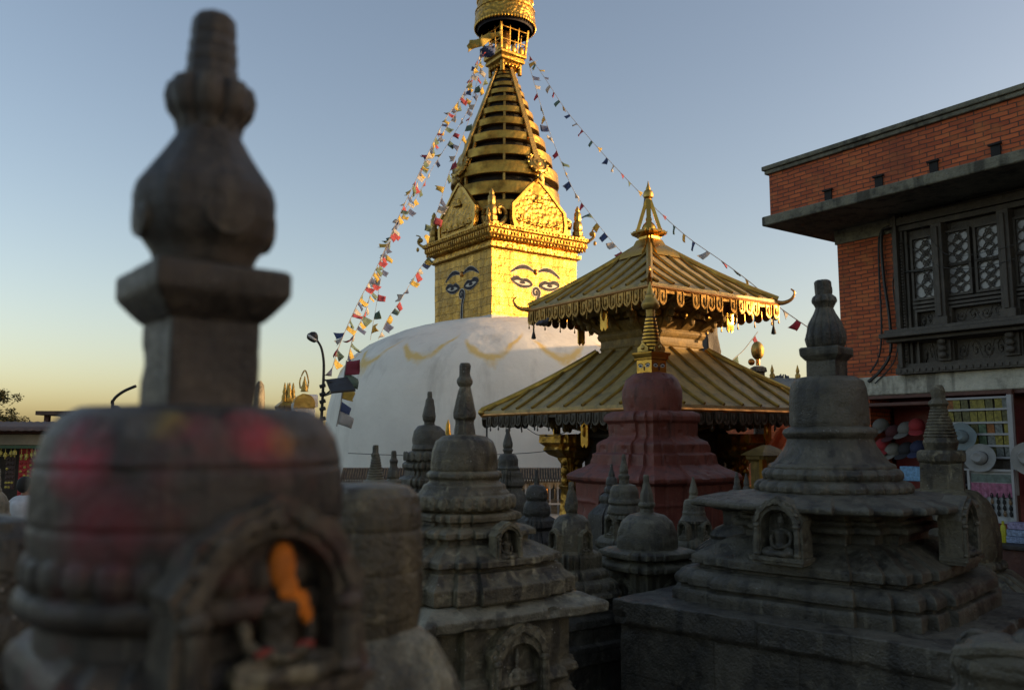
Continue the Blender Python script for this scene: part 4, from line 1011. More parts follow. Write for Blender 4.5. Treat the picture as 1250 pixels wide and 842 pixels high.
for k in range(4):
    D = Matrix.Rotation(k*PI/2-PI/4, 4, 'Z'); c = tpx(100, 560)
    b = MB(); T = D @ Matrix.Translation((0, -c, 0)) @ Matrix.Rotation(PI/4, 4, 'Z')
    b.loft(redent(.6, .85), [(tpx(h, y), tz(y)) for h, y in [(33, 530), (34, 540), (28, 545), (30, 549), (24, 555), (15, 559), (14, 562), (11, 566), (11, 590), (14, 594), (11, 598), (12, 620)]]+[(.3, .35)], M=T)
    for z_ in (550, 562, 575, 587):
        for a in range(4): b.ell((0, 0, 0), (.10, .06, .12), 8, 6, T @ Matrix.Rotation(a*PI/2, 4, 'Z') @ Matrix.Translation((0, -.23 if z_ > 555 else -.42, tz(z_))))
    b.build('gilt_pillar', M['gold_relief'], tp, amp=.012, sc=6)
# finial
fn = tpart('finial_base', redent(.6, .85), [(46, 318), (42, 312), (31, 306), (23, 300), (19, 294), (15, 293), (15, 290), (19, 289), (26, 286), (24, 283), (13, 283)], M['gold_bright'])
tpart('finial_bell', circ(20), [(8, 285), (8.5, 283), (8.5, 278), (6.5, 274), (3.5, 271), (4, 268), (2.4, 264), (2.6, 262), (1, 256), (.4, 252)], M['gold_bright'], diag=False)
b = MB()
for k in range(4):
    D = Matrix.Rotation(k*PI/2-PI/4, 4, 'Z'); b.beam((0, -tpx(15, 286), tz(286)), (0, -tpx(2.2, 246), tz(245)), .11, .08, M=D)
b.build('finial_frame', M['gold_bright'], tp)
tpart('finial_tip', circ(16), [(2, 248), (4, 246), (3.5, 243), (6, 241), (6.3, 237), (5, 233.5), (3, 232), (3, 230), (1.6, 227), (.3, 221)], M['gold_dull'], diag=False)
b = MB()
for k in range(8):
    b.tube([(0, 0, tz(286)), (0, -tpx(20, 286), tz(287)), (0, -tpx(22, 284), tz(283))], .03, 6, .01, M=Matrix.Rotation(k*PI/4, 4, 'Z'))
b.build('finial_petals', M['gold_bright'], tp)
# ------------------------------------------------------------------ brick building with the hat shop, right
BC = Vector((5.0, 12.72, 0)); BR = Vector((.576, -.817, 0)).normalized(); BN = Vector((-.817, -.576, 0)).normalized()
BYAW = math.atan2(BR.y, BR.x)
bd = thing('brick_building', 'red brick building with jutting concrete slab and carved dark window bay', 'building', BC, BYAW)
def onwall(px, py, out=0):         # pixel -> (along, height) on the facade plane shifted outwards
    r = ray(px, py); o = Vector((0, 0, CAMZ)); q = BC + BN*out
    t_ = (q-o).dot(BN)/r.dot(BN); p = o+r*t_; return (p-BC).dot(BR), p.z
def wl(px, py, out=0): u, z = onwall(px, py, out); return Vector((u, -out, z))
zslab = at(1018, 282, 12.72).z
ztop = onwall(941, 213, 1.05)[1]
ZB0, ZB1 = onwall(1137, 480)[1], onwall(1137, 456)[1]
LEN = 26
b = MB(); b.box(0, LEN, 0, 9, ZB1, zslab-.0); b.build('wall', M['brick'], bd)
b = MB(); b.box(0, .42, .0, .5, GZ, ZB0); b.box(0, .3, .5, 9, GZ, ZB1); b.box(5.2, LEN, 0, 9, GZ, ZB1); b.box(.3, 5.2, 2.6, 9, GZ, ZB1); b.build('lower_wall', M['brick'], bd)
b = MB(); b.box(-.03, LEN, -.10, .4, ZB0, ZB1); b.build('concrete_band', M['render_white'], bd, bev=.02, amp=0)
b = MB(); b.box(-.50, LEN, -1.15, 9.4, zslab+.003, zslab+.15); b.build('slab', M['concrete'], bd, bev=.02)
b = MB(); b.box(0-.02, LEN, -.03, .02, zslab-.22, zslab-.002); b.build('lintel_beam', M['concrete'], bd)
b = MB(); b.box(-.41, LEN, -1.05, -.82, zslab+.152, ztop); b.box(-.41, -.17, -.82, 9.3, zslab+.152, ztop); b.build('parapet', M['brick'], bd)
b = MB(); b.box(-.46, LEN, -1.10, -.72, ztop+.002, ztop+.06); b.box(-.49, LEN, -1.13, -.68, ztop+.062, ztop+.13); b.box(-.49, -.1, -.68, 9.4, ztop+.002, ztop+.12); b.build('coping', M['concrete'], bd, bev=.012)
for px, py in ((1012, 250), (1074, 234), (1141, 216), (1217, 197)):
    u, z = onwall(px, py, 1.06); b = MB(); b.box(u-.06, u+.05, -1.072, -1.05, zslab+.16, zslab+.30); b.box(u-.08, u+.07, -1.10, -1.06, zslab+.30, zslab+.325); b.build('drain_hole', M['black_void'], bd)
b = MB(); b.box(-4, 10, 9.42, 17, GZ, zslab-.35); b.build('added_shade_wing', M['brick'], bd)  # unseen wing added to keep the lower pagoda in shade
# carved window bay
def ul(px, py=330, out=0): return onwall(px, py, out)[0]
def zl(y, out=0): return onwall(1137, y, out)[1]
wb = M['wood_dark']
bay0 = ul(1098); bay1 = bay0+5.2
zs_top, zs_bot = zslab-.02, ZB1+.003
b = MB()
b.box(bay0, bay1, -.06, .02, zs_bot, zs_top)
fr = b.build('window_bay', wb, bd)
b = MB()
for i, (a0, a1, o_) in enumerate(((0, .05, .16), (.05, .10, .22), (.11, .15, .15), (.16, .20, .12))): b.box(bay0+a0, bay0+a1, -o_, -.058, zs_bot+.09, zs_top-.004*i)
b.box(bay0, bay1, -.20, -.058, zs_top-.16, zs_top-.05); b.box(bay0, bay1, -.16, -.058, zs_top-.24, zs_top-.165)
nb = 40
for i in range(nb): z = zs_bot+.15+(zs_top-zs_bot-.5)*i/nb; b.ell((bay0+.13, -.16, z), (.022, .02, .022), 6, 5)
b.build('carved_jamb', wb, fr, bev=.006)
b = MB(); zz = zl(408)
b.box(bay0-.10, bay1, -.46, -.058, zz-.045, zz+.02); b.box(bay0-.06, bay1, -.38, -.058, zz+.022, zz+.075); b.box(bay0-.06, bay1, -.34, -.058, zz-.10, zz-.048)
b.build('sill_ledge', wb, fr, bev=.01)
b = MB(); b.box(bay0-.02, bay1, -.20, -.058, zs_bot, zs_bot+.085); b.box(bay0-.02, bay1, -.16, -.058, zs_bot+.088, zs_bot+.14)
for i in range(60): b.box(bay0+.09*i, bay0+.09*i+.06, -.215, -.198, zs_bot+.02, zs_bot+.065)
b.build('base_sill', wb, fr)
glass = plain('sky_grey_glass', (.30, .30, .30), .25, 0, .35, 3, .05)  # grey base colour stands in for sky reflected in the panes
cols = [(1121, 1150), (1162, 1189), (1199, 1228)]
U = [(ul(a), ul(c)) for a, c in cols]
per = U[2][1]-U[0][0]; gap = .20
allc = list(U)
w2 = U[1][1]-U[1][0]; x = U[2][1]+gap
for grp in range(3):
    allc.append((x, x+w2)); x += w2+.09
    if grp % 2 == 0: allc.append((x, x+w2)); x += w2+.09
    x += gap-.09
rows_ = [(zl(364), zl(331)), (zl(328), zl(291))]
for ci, (a, c) in enumerate(allc):
    for (z0, z1) in rows_:
        pn = MB(); pn.box(a, c, -.075, -.062, z0, z1); po = pn.build('window_pane', glass, fr)
        b = MB(); w, h = c-a, z1-z0; nx = 2; rr = w/4; nz = max(2, int(round(h/(2*rr))))
        rz = h/(2*nz)
        def cir(cx, cz, k=1.0):
            o_ = [(cx+rr*k*math.cos(2*PI*i/20), cz+rz*k*math.sin(2*PI*i/20)) for i in range(20)]
            i_ = [(cx+(rr*k-.011)*math.cos(2*PI*i/20), cz+(rz*k-.011)*math.sin(2*PI*i/20)) for i in range(20)]
            b.ring(o_, i_, lambda u, v, q: (u, -.088-q, v), 0, .014)
        for i in range(nx):
            for j in range(nz): cir(a+rr*(2*i+1), z0+rz*(2*j+1))
        for j in range(nz-1): cir(a+2*rr, z0+rz*(2*j+2), .98)
        for j in range(nz): cir(a+2*rr, z0+rz*(2*j+1), .55)
        b.build('lattice', wb, po)
        b = MB(); q = .03
        b.ring([(a-q, z0-q), (c+q, z0-q), (c+q, z1+q), (a-q, z1+q)], [(a, z0), (c, z0), (c, z1), (a, z1)], lambda u, v, w_: (u, -.060-w_, v), 0, .07)
        b.build('pane_frame', wb, po)
post_u = [(U[0][1]+U[1][0])/2, U[2][1]+gap/2]
for i in range(3): post_u.append(post_u[-1]+w2*(2 if i % 2 == 0 else 1)+(.09 if i % 2 == 0 else 0)+gap)
for pu in post_u:
    b = MB(); b.box(pu-.075, pu+.075, -.24, -.058, zz+.077, zs_top-.245); b.box(pu-.10, pu+.10, -.26, -.058, zz+.078, zz+.2); b.box(pu-.03, pu+.03, -.27, -.23, zz+.2, zs_top-.3)
    for i in range(5): b.ell((pu, -.25, zs_bot+.22+i*.09), (.06, .04, .05), 8, 6)
    b.box(pu-.09, pu+.09, -.2, -.058, zs_bot+.142, zz-.102)
    b.build('carved_post', wb, fr, bev=.008)
edges = [bay0+.2]+post_u
for i in range(len(edges)-1):
    a, c = edges[i]+.11, edges[i+1]-.11
    for (z0, z1, dp) in ((zl(399), zl(381), .10), (zl(444), zl(418), .09)):
        b = MB(); b.ring([(a-.03, z0-.03), (c+.03, z0-.03), (c+.03, z1+.03), (a-.03, z1+.03)], [(a, z0), (c, z0), (c, z1), (a, z1)], lambda u, v, w_: (u, -.058-w_, v), 0, dp)
        n = max(3, int((c-a)/.16)); hh_ = z1-z0
        for j in range(n):         # carved foliate scrolls
            x0_, dx_ = a+(c-a)*j/n, (c-a)/n; fl = 1 if j % 2 else -1; zc_ = (z0+z1)/2
            sp_ = [(x0_+dx_*(.5+.42*(1-q/11)*math.cos(q*.9)), -.060, zc_+fl*hh_*.40*(1-q/11)*math.sin(q*.9)) for q in range(11)]
            b.tube(sp_, .013, 5); b.ell((x0_+dx_*.5, -.058, zc_), (.02, .02, .02), 6, 5)
            b.tube([(x0_, -.058, zc_+fl*hh_*.36), (x0_+dx_*.5, -.060, zc_+fl*hh_*.44), (x0_+dx_, -.058, zc_-fl*hh_*.36)], .011, 5)
        b.build('carved_panel', wb, fr)
    b = MB()
    for y in (370, 375): b.box(a-.05, c+.05, -.16, -.058, zl(y)-.02, zl(y)+.015)
    b.build('rail', wb, fr)
# cables on the brick pier
def cable(label, pts, r, name='cable', mat='cable', k=6):
    b = MB(); b.tube(bez(pts, k), r, 6); o = b.build(name, M[mat]); o.matrix_world = Matrix.Identity(4); return tag(o, label, 'cable', None)
Bm = Matrix.Translation(BC) @ Matrix.Rotation(BYAW, 4, 'Z')
def wp(px, py, out): return Bm @ wl(px, py, out)
cable('thick black cable looping down the brick pier from the slab, nearest the window', [wp(1140, 268, .12), wp(1085, 277, .10), wp(1076, 290, .07), wp(1079, 340, .06), wp(1086, 390, .06), wp(1087, 430, .07), wp(1075, 452, .09), wp(1060, 466, .12)], .024)
cable('thinner black cable down the brick pier, left of the thick loop', [wp(1088, 276, .10), wp(1074, 286, .06), wp(1073, 330, .05), wp(1076, 400, .05), wp(1073, 435, .05), wp(1062, 455, .10)], .014)
cable('thin black cable crossing from the carved jamb to the foot of the brick pier', [wp(1128, 330, .25), wp(1100, 333, .12), wp(1090, 345, .06), wp(1096, 400, .06), wp(1092, 440, .07), wp(1068, 468, .13)], .010)
cable('slack thin wire hanging across the lattice windows from the slab', [wp(1118, 268, .3), wp(1135, 290, .3), wp(1160, 312, .28), wp(1215, 305, .28), wp(1262, 290, .28)], .004)
cable('second slack wire sagging lower across the lattice windows', [wp(1085, 283, .12), wp(1120, 308, .2), wp(1150, 326, .28), wp(1200, 326, .28), wp(1262, 308, .28)], .004)
# shop
b = MB(); b.box(.42, 5.2, .62, .66, GZ, ZB0); b.build('shop_back_wall', M['red_paint'], bd)
b = MB(); b.box(.42, 5.2, -.1, .62, ZB0-.05, ZB0-.004); b.build('shop_ceiling', M['wood_red'], bd)
ux = ul(1066, 500, 0); b = MB(); b.box(.42, ul(1152, 500), -.35, .3, ZB0-.17, ZB0-.12); b.build('shop_awning_board', M['wood_red'], bd, bev=.01)
pu = ul(1243, 560); b = MB(); b.beam((pu, -.14, 0), (pu+.02, -.14, ZB0), .07, .06); b.beam((pu+.16, .12, 0), (pu+.12, .12, ZB0), .07, .06); b.build('door_frame', M['wood_red'], bd)
def capmesh(mat):
    b = MB(); b.ell((0, 0, 0), (.095, .115, .085), 16, 10); b.ell((0, -.13, -.035), (.085, .10, .014), 14, 8); b.ell((0, 0, .085), (.012, .012, .008), 6, 5)
    b.loft(circ(16), [(.098, -.045), (.100, -.02)], M=Matrix.Scale(1.18, 4, (0, 1, 0))); return b
CAPM = [flatc('maroon_cloth', (.05, .011, .012), .9), flatc('grey_cloth', (.12, .115, .10), .9), flatc('red_cloth', (.24, .020, .022), .9), flatc('black_cloth', (.018, .018, .02), .9), flatc('navy_cloth', (.02, .025, .06), .9), flatc('beige_cloth', (.15, .14, .115), .9)]
for (px, py, mi, lab) in ((1091, 527, 0, 'maroon cap hanging on the red shop wall, left of the upper grey cap'), (1106, 523, 1, 'upper grey cap hanging on the red shop wall'), (1119, 519, 2, 'bright red cap hanging highest on the red shop wall'),
                          (1107, 548, 3, 'black cap hanging under the upper grey cap on the red shop wall'), (1121, 546, 4, 'navy cap hanging under the bright red cap'), (1090, 549, 5, 'pale beige cap hanging under the maroon cap'), (1075, 519, 1, 'grey cap half hidden behind the dome of the large right chaitya'), (1078, 543, 2, 'red cap low beside the dome of the large right chaitya')):
    o = capmesh(0).build('cap', CAPM[mi]); o.matrix_world = Matrix.Translation(wp(px, py, .03)) @ Matrix.Rotation(BYAW+random.uniform(-.4, .4), 4, 'Z') @ Matrix.Rotation(R(25), 4, 'X') @ Matrix.Scale(1.12, 4)
    tag(o, lab, 'cap', 'caps on the shop wall')
def hat(px, py, out, mat, lab):
    t_ = thing('brimmed_hat', lab, 'hat', wp(px, py, out), BYAW, 'brimmed sun hats at the shop')
    T = Matrix.Scale(.86, 4) @ Matrix.Rotation(R(82), 4, 'X') @ Matrix.Rotation(random.uniform(0, 6), 4, 'Z')
    b = MB(); b.loft([(x*1.08, y*.95) for x, y in circ(32)], [(.10, .012), (.16, .005), (.215, .02), (.218, .026), (.16, .012), (.10, .02)], M=T); b.build('brim', mat, t_, amp=.008, sc=9)
    b = MB(); b.loft([(x*1.05, y*.9) for x, y in circ(24)], [(.112, .005), (.108, .05), (.098, .10), (.07, .125), (.03, .108), (.004, .105)], M=T); b.build('crown', mat, t_, amp=.008, sc=12)
    b = MB(); b.loft([(x*1.05, y*.9) for x, y in circ(24)], [(.1135, .012), (.1125, .035)], M=T, cap=False); b.build('hat_band', CAPM[3] if px > 1180 else CAPM[1], t_)
hat(1174, 533, .30, flatc('blue_grey_felt', (.15, .185, .19), .9), 'blue-grey brimmed hat on the card rack, upper of the two hats')
hat(1197, 559, .34, flatc('light_grey_felt', (.24, .24, .23), .9), 'light grey brimmed hat on the card rack, lower of the two hats')
hat(1254, 560, .30, flatc('cream_felt', (.24, .23, .21), .9), 'pale hat cut off by the right edge of the frame')
# rack with cards
white = flatc('white_painted_wood', (.30, .30, .30), .5)
rk = thing('card_rack', 'white slatted rack of small yellow cards on the shop front', 'rack', Bm @ Vector((0, 0, 0)), BYAW)
def wz(px, py, o=.2): return onwall(px, py, o)
u0, u1 = wz(1148, 540)[0], wz(1237, 540)[0]
b = MB(); ra = [wz(1190, y)[1] for y in (486, 500, 516, 530, 544, 558, 573, 592)]
for z in ra: b.box(u0, u1, -.235, -.19, z-.014, z+.014)
b.build('rail', white, rk, bev=.004)
b = MB(); b.box(u1-.03, u1+.03, -.25, -.19, ra[-1]-.1, ra[0]+.03); b.box(u0-.03, u0+.03, -.25, -.19, ra[-1]-.1, ra[0]+.03); b.build('upright', white, rk, bev=.004)
b = MB(); b.box(u0, u1, -.17, -.16, ra[-1]-.1, ra[0]); b.build('back_board', M['wood_dark'], rk)
CC = [flatc('card_yellow', (0.205, 0.174, 0.031), .5, var=.6, k=30), flatc('card_olive', (0.105, 0.099, 0.037), .5, var=.6, k=30), flatc('card_orange', (0.223, 0.081, 0.019), .5, var=.6, k=30), flatc('card_green', (0.074, 0.118, 0.068), .5, var=.6, k=30), flatc('card_grey', (0.136, 0.149, 0.136), .5, var=.6, k=30)]
CN = ['yellow', 'olive', 'orange', 'grey-green', 'pale grey']
colsn = 9
rown = ['top', 'second', 'third', 'fourth', 'fifth']
coln = ['first', 'second', 'third', 'fourth', 'fifth', 'sixth', 'seventh', 'eighth', 'ninth']
for r_ in range(5):
    for c_ in range(colsn):
        ci = random.choice([0, 0, 0, 1, 1, 2, 3, 4]) if r_ < 4 else random.choice([4, 4, 1])
        w = (u1-u0)/colsn; uu = u0+w*(c_+.5); h = (ra[r_]-ra[r_+1])
        b = MB(); b.box(-w*.43, w*.43, -.004, .004, 0, h*.80); b.box(-w*.22, w*.2, -.006, .003, h*.2, h*.6)
        o = b.build('picture_card', [CC[ci]]); o.matrix_world = Bm @ Matrix.Translation((uu+random.uniform(-.01, .01), -.20, ra[r_+1]+.014)) @ Matrix.Rotation(R(6), 4, 'X')
        tag(o, '%s card %s from the left in the %s row of the white rack' % (CN[ci], coln[c_], rown[r_]), 'card', 'cards on the white rack')
# display board with trinkets
dbd = thing('display_board', 'white framed board with pink cloth strip and trinkets below the card rack', 'display board', Bm @ Vector((0, 0, 0)), BYAW)
du0, du1 = onwall(1186, 600, .3)[0], onwall(1237, 600, .3)[0]; dz1, dz0 = onwall(1205, 575, .3)[1], onwall(1205, 634, .3)[1]
b = MB(); b.ring([(du0-.03, dz0-.03), (du1+.03, dz0-.03), (du1+.03, dz1+.03), (du0-.03, dz1+.03)], [(du0, dz0), (du1, dz0), (du1, dz1), (du0, dz1)], lambda u, v, w_: (u, -.28-w_, v), 0, .05); b.build('frame', white, dbd)
b = MB(); b.box(du0, du1, -.295, -.28, dz0, dz1); b.build('panel', flatc('pale_card', (.30, .31, .31), .6, var=.3), dbd)
hh = dz1-dz0
b = MB(); b.box(du0+.01, du1-.01, -.305, -.297, dz1-hh*.22, dz1-hh*.06); b.build('picture_strip', flatc('teal_print', (.09, .13, .12), .4, var=.5, k=12), dbd)
b = MB(); n = 24
v = [(du0+(du1-du0)*i/n, -.31-.014*math.sin(i*1.7), dz1-hh*(.24+.14*j)) for j in range(3) for i in range(n+1)]
b.add(v, [(j*(n+1)+i, j*(n+1)+i+1, (j+1)*(n+1)+i+1, (j+1)*(n+1)+i) for j in range(2) for i in range(n)]); b.build('cloth_strip', flatc('pink_cloth', (.34, .13, .20), .9, var=.4, k=25), dbd)
TM = [M['black_void'], flatc('bronze_trinket', (.15, .09, .04), .4), flatc('silver_trinket', (.33, .33, .34), .3), flatc('pink_trinket', (.36, .16, .25), .5)]
for r_ in range(4):
    for c_ in range(7):
        mi = (random.choice([2, 3, 3]) if r_ == 0 else random.choice([0, 0, 1, 2])) if c_ < 3 else random.choice([0, 0, 0, 1])
        b = MB(); uu = du0+(du1-du0)*(c_+.5)/7; z = dz1-hh*(.50+.12*r_)
        b.ell((0, 0, 0), (.022, .012, .034), 8, 6); b.tube([(0, 0, .03), (0, .002, .06)], .004, 5); b.ell((0, -.004, .03), (.012, .012, .012), 6, 5)
        o = b.build('trinket', TM[mi]); o.matrix_world = Bm @ Matrix.Translation((uu, -.312, z))
        tag(o, '%s pendant, %s across in the %s row under the pink strip' % (['black', 'bronze', 'silver', 'pink'][mi], coln[c_], rown[r_]), 'trinket', 'pendants on the display board')
# counter with goods
cz = onwall(1232, 663, .8)[1]
ct_ = thing('shop_counter', 'dark low counter at the right edge in front of the shop', 'counter', Bm @ Vector((0, 0, 0)), BYAW)
cu = onwall(1212, 660, .8)[0]
b = MB(); b.box(cu, cu+2.4, -1.0, -.35, cz-.05, cz); b.build('counter_top', M['wood_soot'], ct_, bev=.008)
b = MB(); b.box(cu+.05, cu+2.3, -.95, -.4, 0, cz-.052); b.build('counter_body', M['wood_red'], ct_)
for k_ in range(2): pass
BX = [flatc('blue_white_print', (.20, .26, .38), .4, var=.7, k=45), flatc('lilac_print', (.25, .22, .34), .4, var=.6, k=40)]
for i in range(2):
    for j in range(3):
        b = MB(); b.box(-.13, .13, -.10, .10, .002, .078); o = b.build('gift_box', BX[1 if j == 2 and i == 0 else 0], bev=.006)
        o.matrix_world = Bm @ Matrix.Translation((cu+.26+i*.30+.012*j, -.66-.03*i, cz+.001+j*.08)) @ Matrix.Rotation(random.uniform(-.1, .1), 4, 'Z')
        tag(o, '%s patterned box, %s of the %s stack on the counter' % ('lilac' if j == 2 and i == 0 else 'blue and white', ['bottom', 'middle', 'top'][j], ['left', 'right'][i]), 'box', 'boxes on the shop counter')
for i in range(2):
    b = MB(); b.loft(circ(14), [(.03, 0), (.032, .01), (.032, .17), (.026, .20), (.014, .21), (.014, .25)]); o = b.build('bottle', flatc('yellow_plastic', (.42, .40, .02), .35))
    o.location = Bm @ Vector((cu+.03+i*.075, -.75, cz+.001)); tag(o, 'yellow-green bottle on the counter, %s one' % ['left', 'right'][i], 'bottle', 'yellow bottles on the counter')
for i, (px, py) in enumerate(((1158, 585), (1169, 589))):
    b = MB(); b.box(-.11, .11, -.02, .02, -.13, .13); o = b.build('packet', flatc('blue_packet', (.05, .15, .38), .4, var=.6, k=30), bev=.01); o.matrix_world = Matrix.Translation(wp(px-2, py, .3)) @ Matrix.Rotation(BYAW, 4, 'Z')
    tag(o, 'bright blue packet behind the ringed cone chaitya, %s one' % ['upper left', 'lower right'][i], 'packet', 'blue packets at the shop')
b = MB(); b.box(-.16, .16, -.02, .02, -.10, .10); o = b.build('packet', flatc('sky_blue_packet', (.10, .24, .40), .4, var=.5, k=30), bev=.01); o.matrix_world = Matrix.Translation(wp(1113, 578, .3)) @ Matrix.Rotation(BYAW, 4, 'Z'); tag(o, 'pale blue packet left of the ringed cone chaitya, above the lotus rim', 'packet')

# unseen block added behind the brick building to shade the lower dome
mb_ = thing('dome_shade_block', 'unseen block with rows of windows, added behind the brick building to shade the white dome', 'building', (23, 41, GZ), 0)
b = MB(); b.box(-4, 4, -11, 11, 0, 8.7); b.build('wall', M['render_white'], mb_)
b = MB(); b.box(-4.4, 4.4, -11.4, 11.4, 8.703, 8.95); b.build('roof', M['concrete'], mb_)
for z in (1.5, 4.6):
    for i in range(6):
        b = MB(); b.box(-4.06, -3.98, -9.6+i*3.6, -8.2+i*3.6, z, z+1.7); b.box(-4.12, -4.06, -9.7+i*3.6, -8.1+i*3.6, z-.12, z); b.build('window', M['wood_dark'], mb_)
# ------------------------------------------------------------------ prayer wheel rail round the white dome
RD = 30.0
xa, xb = at(418, 572, RD).x, at(700, 572, RD).x
zr1, zr0 = at(560, 571, RD).z, at(560, 587, RD).z
pr = thing('prayer_wheel_rail', 'dark roofed rail of prayer wheels at the foot of the white dome', 'prayer wheels', ((xa+xb)/2, RD, GZ))
hw = (xb-xa)/2; q1, q0 = zr1-GZ, zr0-GZ
b = MB(); v = [(-hw, -.35, q0+.07), (hw, -.35, q0+.07), (hw, .1, q1), (-hw, .1, q1), (-hw, .55, q0+.07), (hw, .55, q0+.07)]
b.add(v, [(0, 1, 2, 3), (3, 2, 5, 4), (0, 4, 5, 1), (0, 3, 4), (1, 5, 2)])
for i in range(90):
    x = -hw+2*hw*(i+.5)/90; b.box(x-.035, x+.035, -.37, -.345, q0-.03, q0+.075); b.tube([(x, -.33, q0+.10), (x, .08, q1+.01)], .022, 5)
b.build('roof', M['stone_soot'], pr)
b = MB(); b.box(-hw, hw, .12, .2, 0, q0); b.build('back_wall', M['whitewash'], pr)
b = MB(); b.box(-hw, hw, -.22, .12, 0, q0-.78); b.box(-hw, hw, -.26, .12, q0-.80, q0-.74)
b.build('ledge', M['whitewash'], pr)
for i in range(29):
    x = -hw+2*hw*(i+.5)/29; b = MB()
    b.loft(circ(14), [(.03, q0-.70), (.09, q0-.66), (.10, q0-.63), (.10, q0-.30), (.09, q0-.26), (.03, q0-.22), (.015, q0-.1)], M=Matrix.Translation((x, -.08, 0))); b.build('prayer_wheel', M['brass_red'] if i % 5 == 0 else M['stone_soot'], pr)
    b = MB(); b.box(x+hw/29-.03, x+hw/29+.03, -.16, -.08, q0-.74, q0); b.build('post', M['whitewash'], pr)
    b = MB(); a_ = archpts(.11, .52); b.prism(a_, lambda u, v_, w_: (x+u, -.225-w_, .3+v_*1.0), 0, .03); b.build('arched_recess', M['stone_soot'], pr)
# stone pillars and small gilt shrine peeping over chaitya
P = at(547, 522, 26); t = thing('gilt_shrine', 'small gilt shrine top peeping out behind the dome of the middle streaked chaitya', 'shrine', (P.x, 26, GZ), R(36))
b = MB(); b.loft(redent(.6, .85), [(.30, 0), (.30, 1.9), (.38, 2.0), (.36, 2.35)], pc=.02); b.build('body', M['gold_dull'], t, amp=.02)
b = MB(); b.loft(circ(20), [(.32, 2.352), (.34, 2.5), (.25, 2.75), (.10, 2.9), (.06, P.z-GZ+.1), (.01, P.z-GZ+.25)]); b.build('dome', M['gold'], t, amp=.015)

# ------------------------------------------------------------------ left background: gilt shrine, lamp post, stalls, tree
def lathe_px(rows, x0, d, base): return [(h*scale_at(y, x0, d)[1], scale_at(y, x0, d)[0]-base) for h, y in rows]
P = at(352, 500, 34); t = thing('gilt_shrine', 'gilt shrine with a cluster of thin spires left of the lamp post', 'shrine', (P.x, 34, GZ), R(30))
b = MB(); b.loft(redent(.6, .85), lathe_px([(11, 620), (11, 503), (14, 500), (15, 496), (12, 493), (8, 490), (7, 486)], 352, 34, GZ)); b.build('body', M['gold'], t, amp=.02)
for dx, dy in ((-.17, 0), (.0, -.1), (.17, 0), (0, .17)):
    b = MB(); b.loft(circ(12), lathe_px([(3.4, 490), (3.6, 484), (2.2, 481), (2.8, 478), (1.8, 475), (1.4, 471), (.5, 467)], 352, 34, GZ), M=Matrix.Translation((dx, dy, 0))); b.build('spire', M['gold_dull'], t)
P = at(370, 500, 33); t = thing('gilt_shrine', 'domed gilt shrine with white side and a looped crest beside the lamp post', 'shrine', (P.x, 33, GZ), R(20))
b = MB(); b.box(-.42, .42, -.40, .40, 0, at(370, 492, 33).z-GZ); b.build('body', M['whitewash'], t, bev=.03)
b = MB(); z1 = at(370, 492, 33).z-GZ; b.prism([(x, z) for x, z in archpts(.40, .55)], lambda u, v, w: (u, w, z1-.2+v), -.46, .30); b.build('gilt_arch', M['gold_dull'], t, amp=.02)
b = MB(); b.prism([(x, z) for x, z in archpts(.36, .5)], lambda u, v, w: (w, u, z1-.15+v), .1, .52); b.build('white_vault', M['whitewash'], t)
b = MB(); b.loft(circ(12), lathe_px([(5, 478), (4, 476), (4.5, 473), (3, 470), (2.5, 467), (1.4, 464), (.6, 459)], 371, 33, GZ), M=Matrix.Translation((.03, 0, 0)))
b.tube(bez([(-.13, 0, at(370, 474, 33).z-GZ), (-.15, 0, at(370, 464, 33).z-GZ), (0.03, 0, at(370, 452, 33).z-GZ), (.17, 0, at(370, 464, 33).z-GZ), (.15, 0, at(370, 474, 33).z-GZ)], 5), .028, 6)
b.build('crest', M['gold_dull'], t)
P = at(316, 500, 30); t = thing('stone_shrine', 'pale round-topped stone shrine just right of the nearest chaitya neck', 'shrine', (P.x, 30, GZ))
b = MB(); b.loft(circ(24), lathe_px([(7, 620), (7, 497), (6.5, 480), (5, 470), (2, 465)], 314, 30, GZ)); b.build('drum', M['stone_lip'], t, amp=.015)

P = at(389, 538, 15); t = thing('street_lamp', 'curved dark lamp post with round lamp and flat panel before the white dome', 'street lamp', (P.x, 15, GZ), 0)
def lp(px, py, dy=0): p = at(px, py, 15+dy); return Vector((p.x-P.x, dy, p.z-GZ))
b = MB(); b.tube(bez([(0, 0, 0), lp(390, 560), lp(393, 500), lp(395, 460), lp(395, 440), lp(392, 424), lp(386, 414)], 6), .030, 8, .020)
for z in (472, 482, 491, 500, 512, 525): b.tube([lp(394, z)+Vector((-.05, -.01, 0)), lp(394, z-2)+Vector((.05, -.01, 0))], .034, 6)
b.build('pole', M['iron'], t)
b = MB(); T = Matrix.Translation(lp(382, 411)) @ Matrix.Rotation(R(35), 4, 'Y') @ Matrix.Rotation(R(15), 4, 'X'); b.loft(circ(20), [(.03, .09), (.07, .06), (.105, 0), (.105, -.03), (.085, -.07), (.03, -.085)], M=T); b.build('lamp_head', M['iron'], t)
b = MB(); b.ell((0, 0, 0), (.11, .11, .05), 16, 8, Matrix.Translation(lp(381.5, 412.5)) @ Matrix.Rotation(R(35), 4, 'Y')); b.build('lens', plain('lamp_glass', (.4, .4, .38), .2), t)
b = MB(); a_, c_, d_, e_ = lp(398, 463, .1), lp(424, 460, .25), lp(434, 475, -.25), lp(404, 478, -.4)
v = [a_, c_, d_, e_]; v += [p+Vector((0, 0, -.035)) for p in v]; b.add(v, [(0, 1, 2, 3), (7, 6, 5, 4), (0, 4, 5, 1), (1, 5, 6, 2), (2, 6, 7, 3), (3, 7, 4, 0)]); b.build('panel', M['iron'], t)
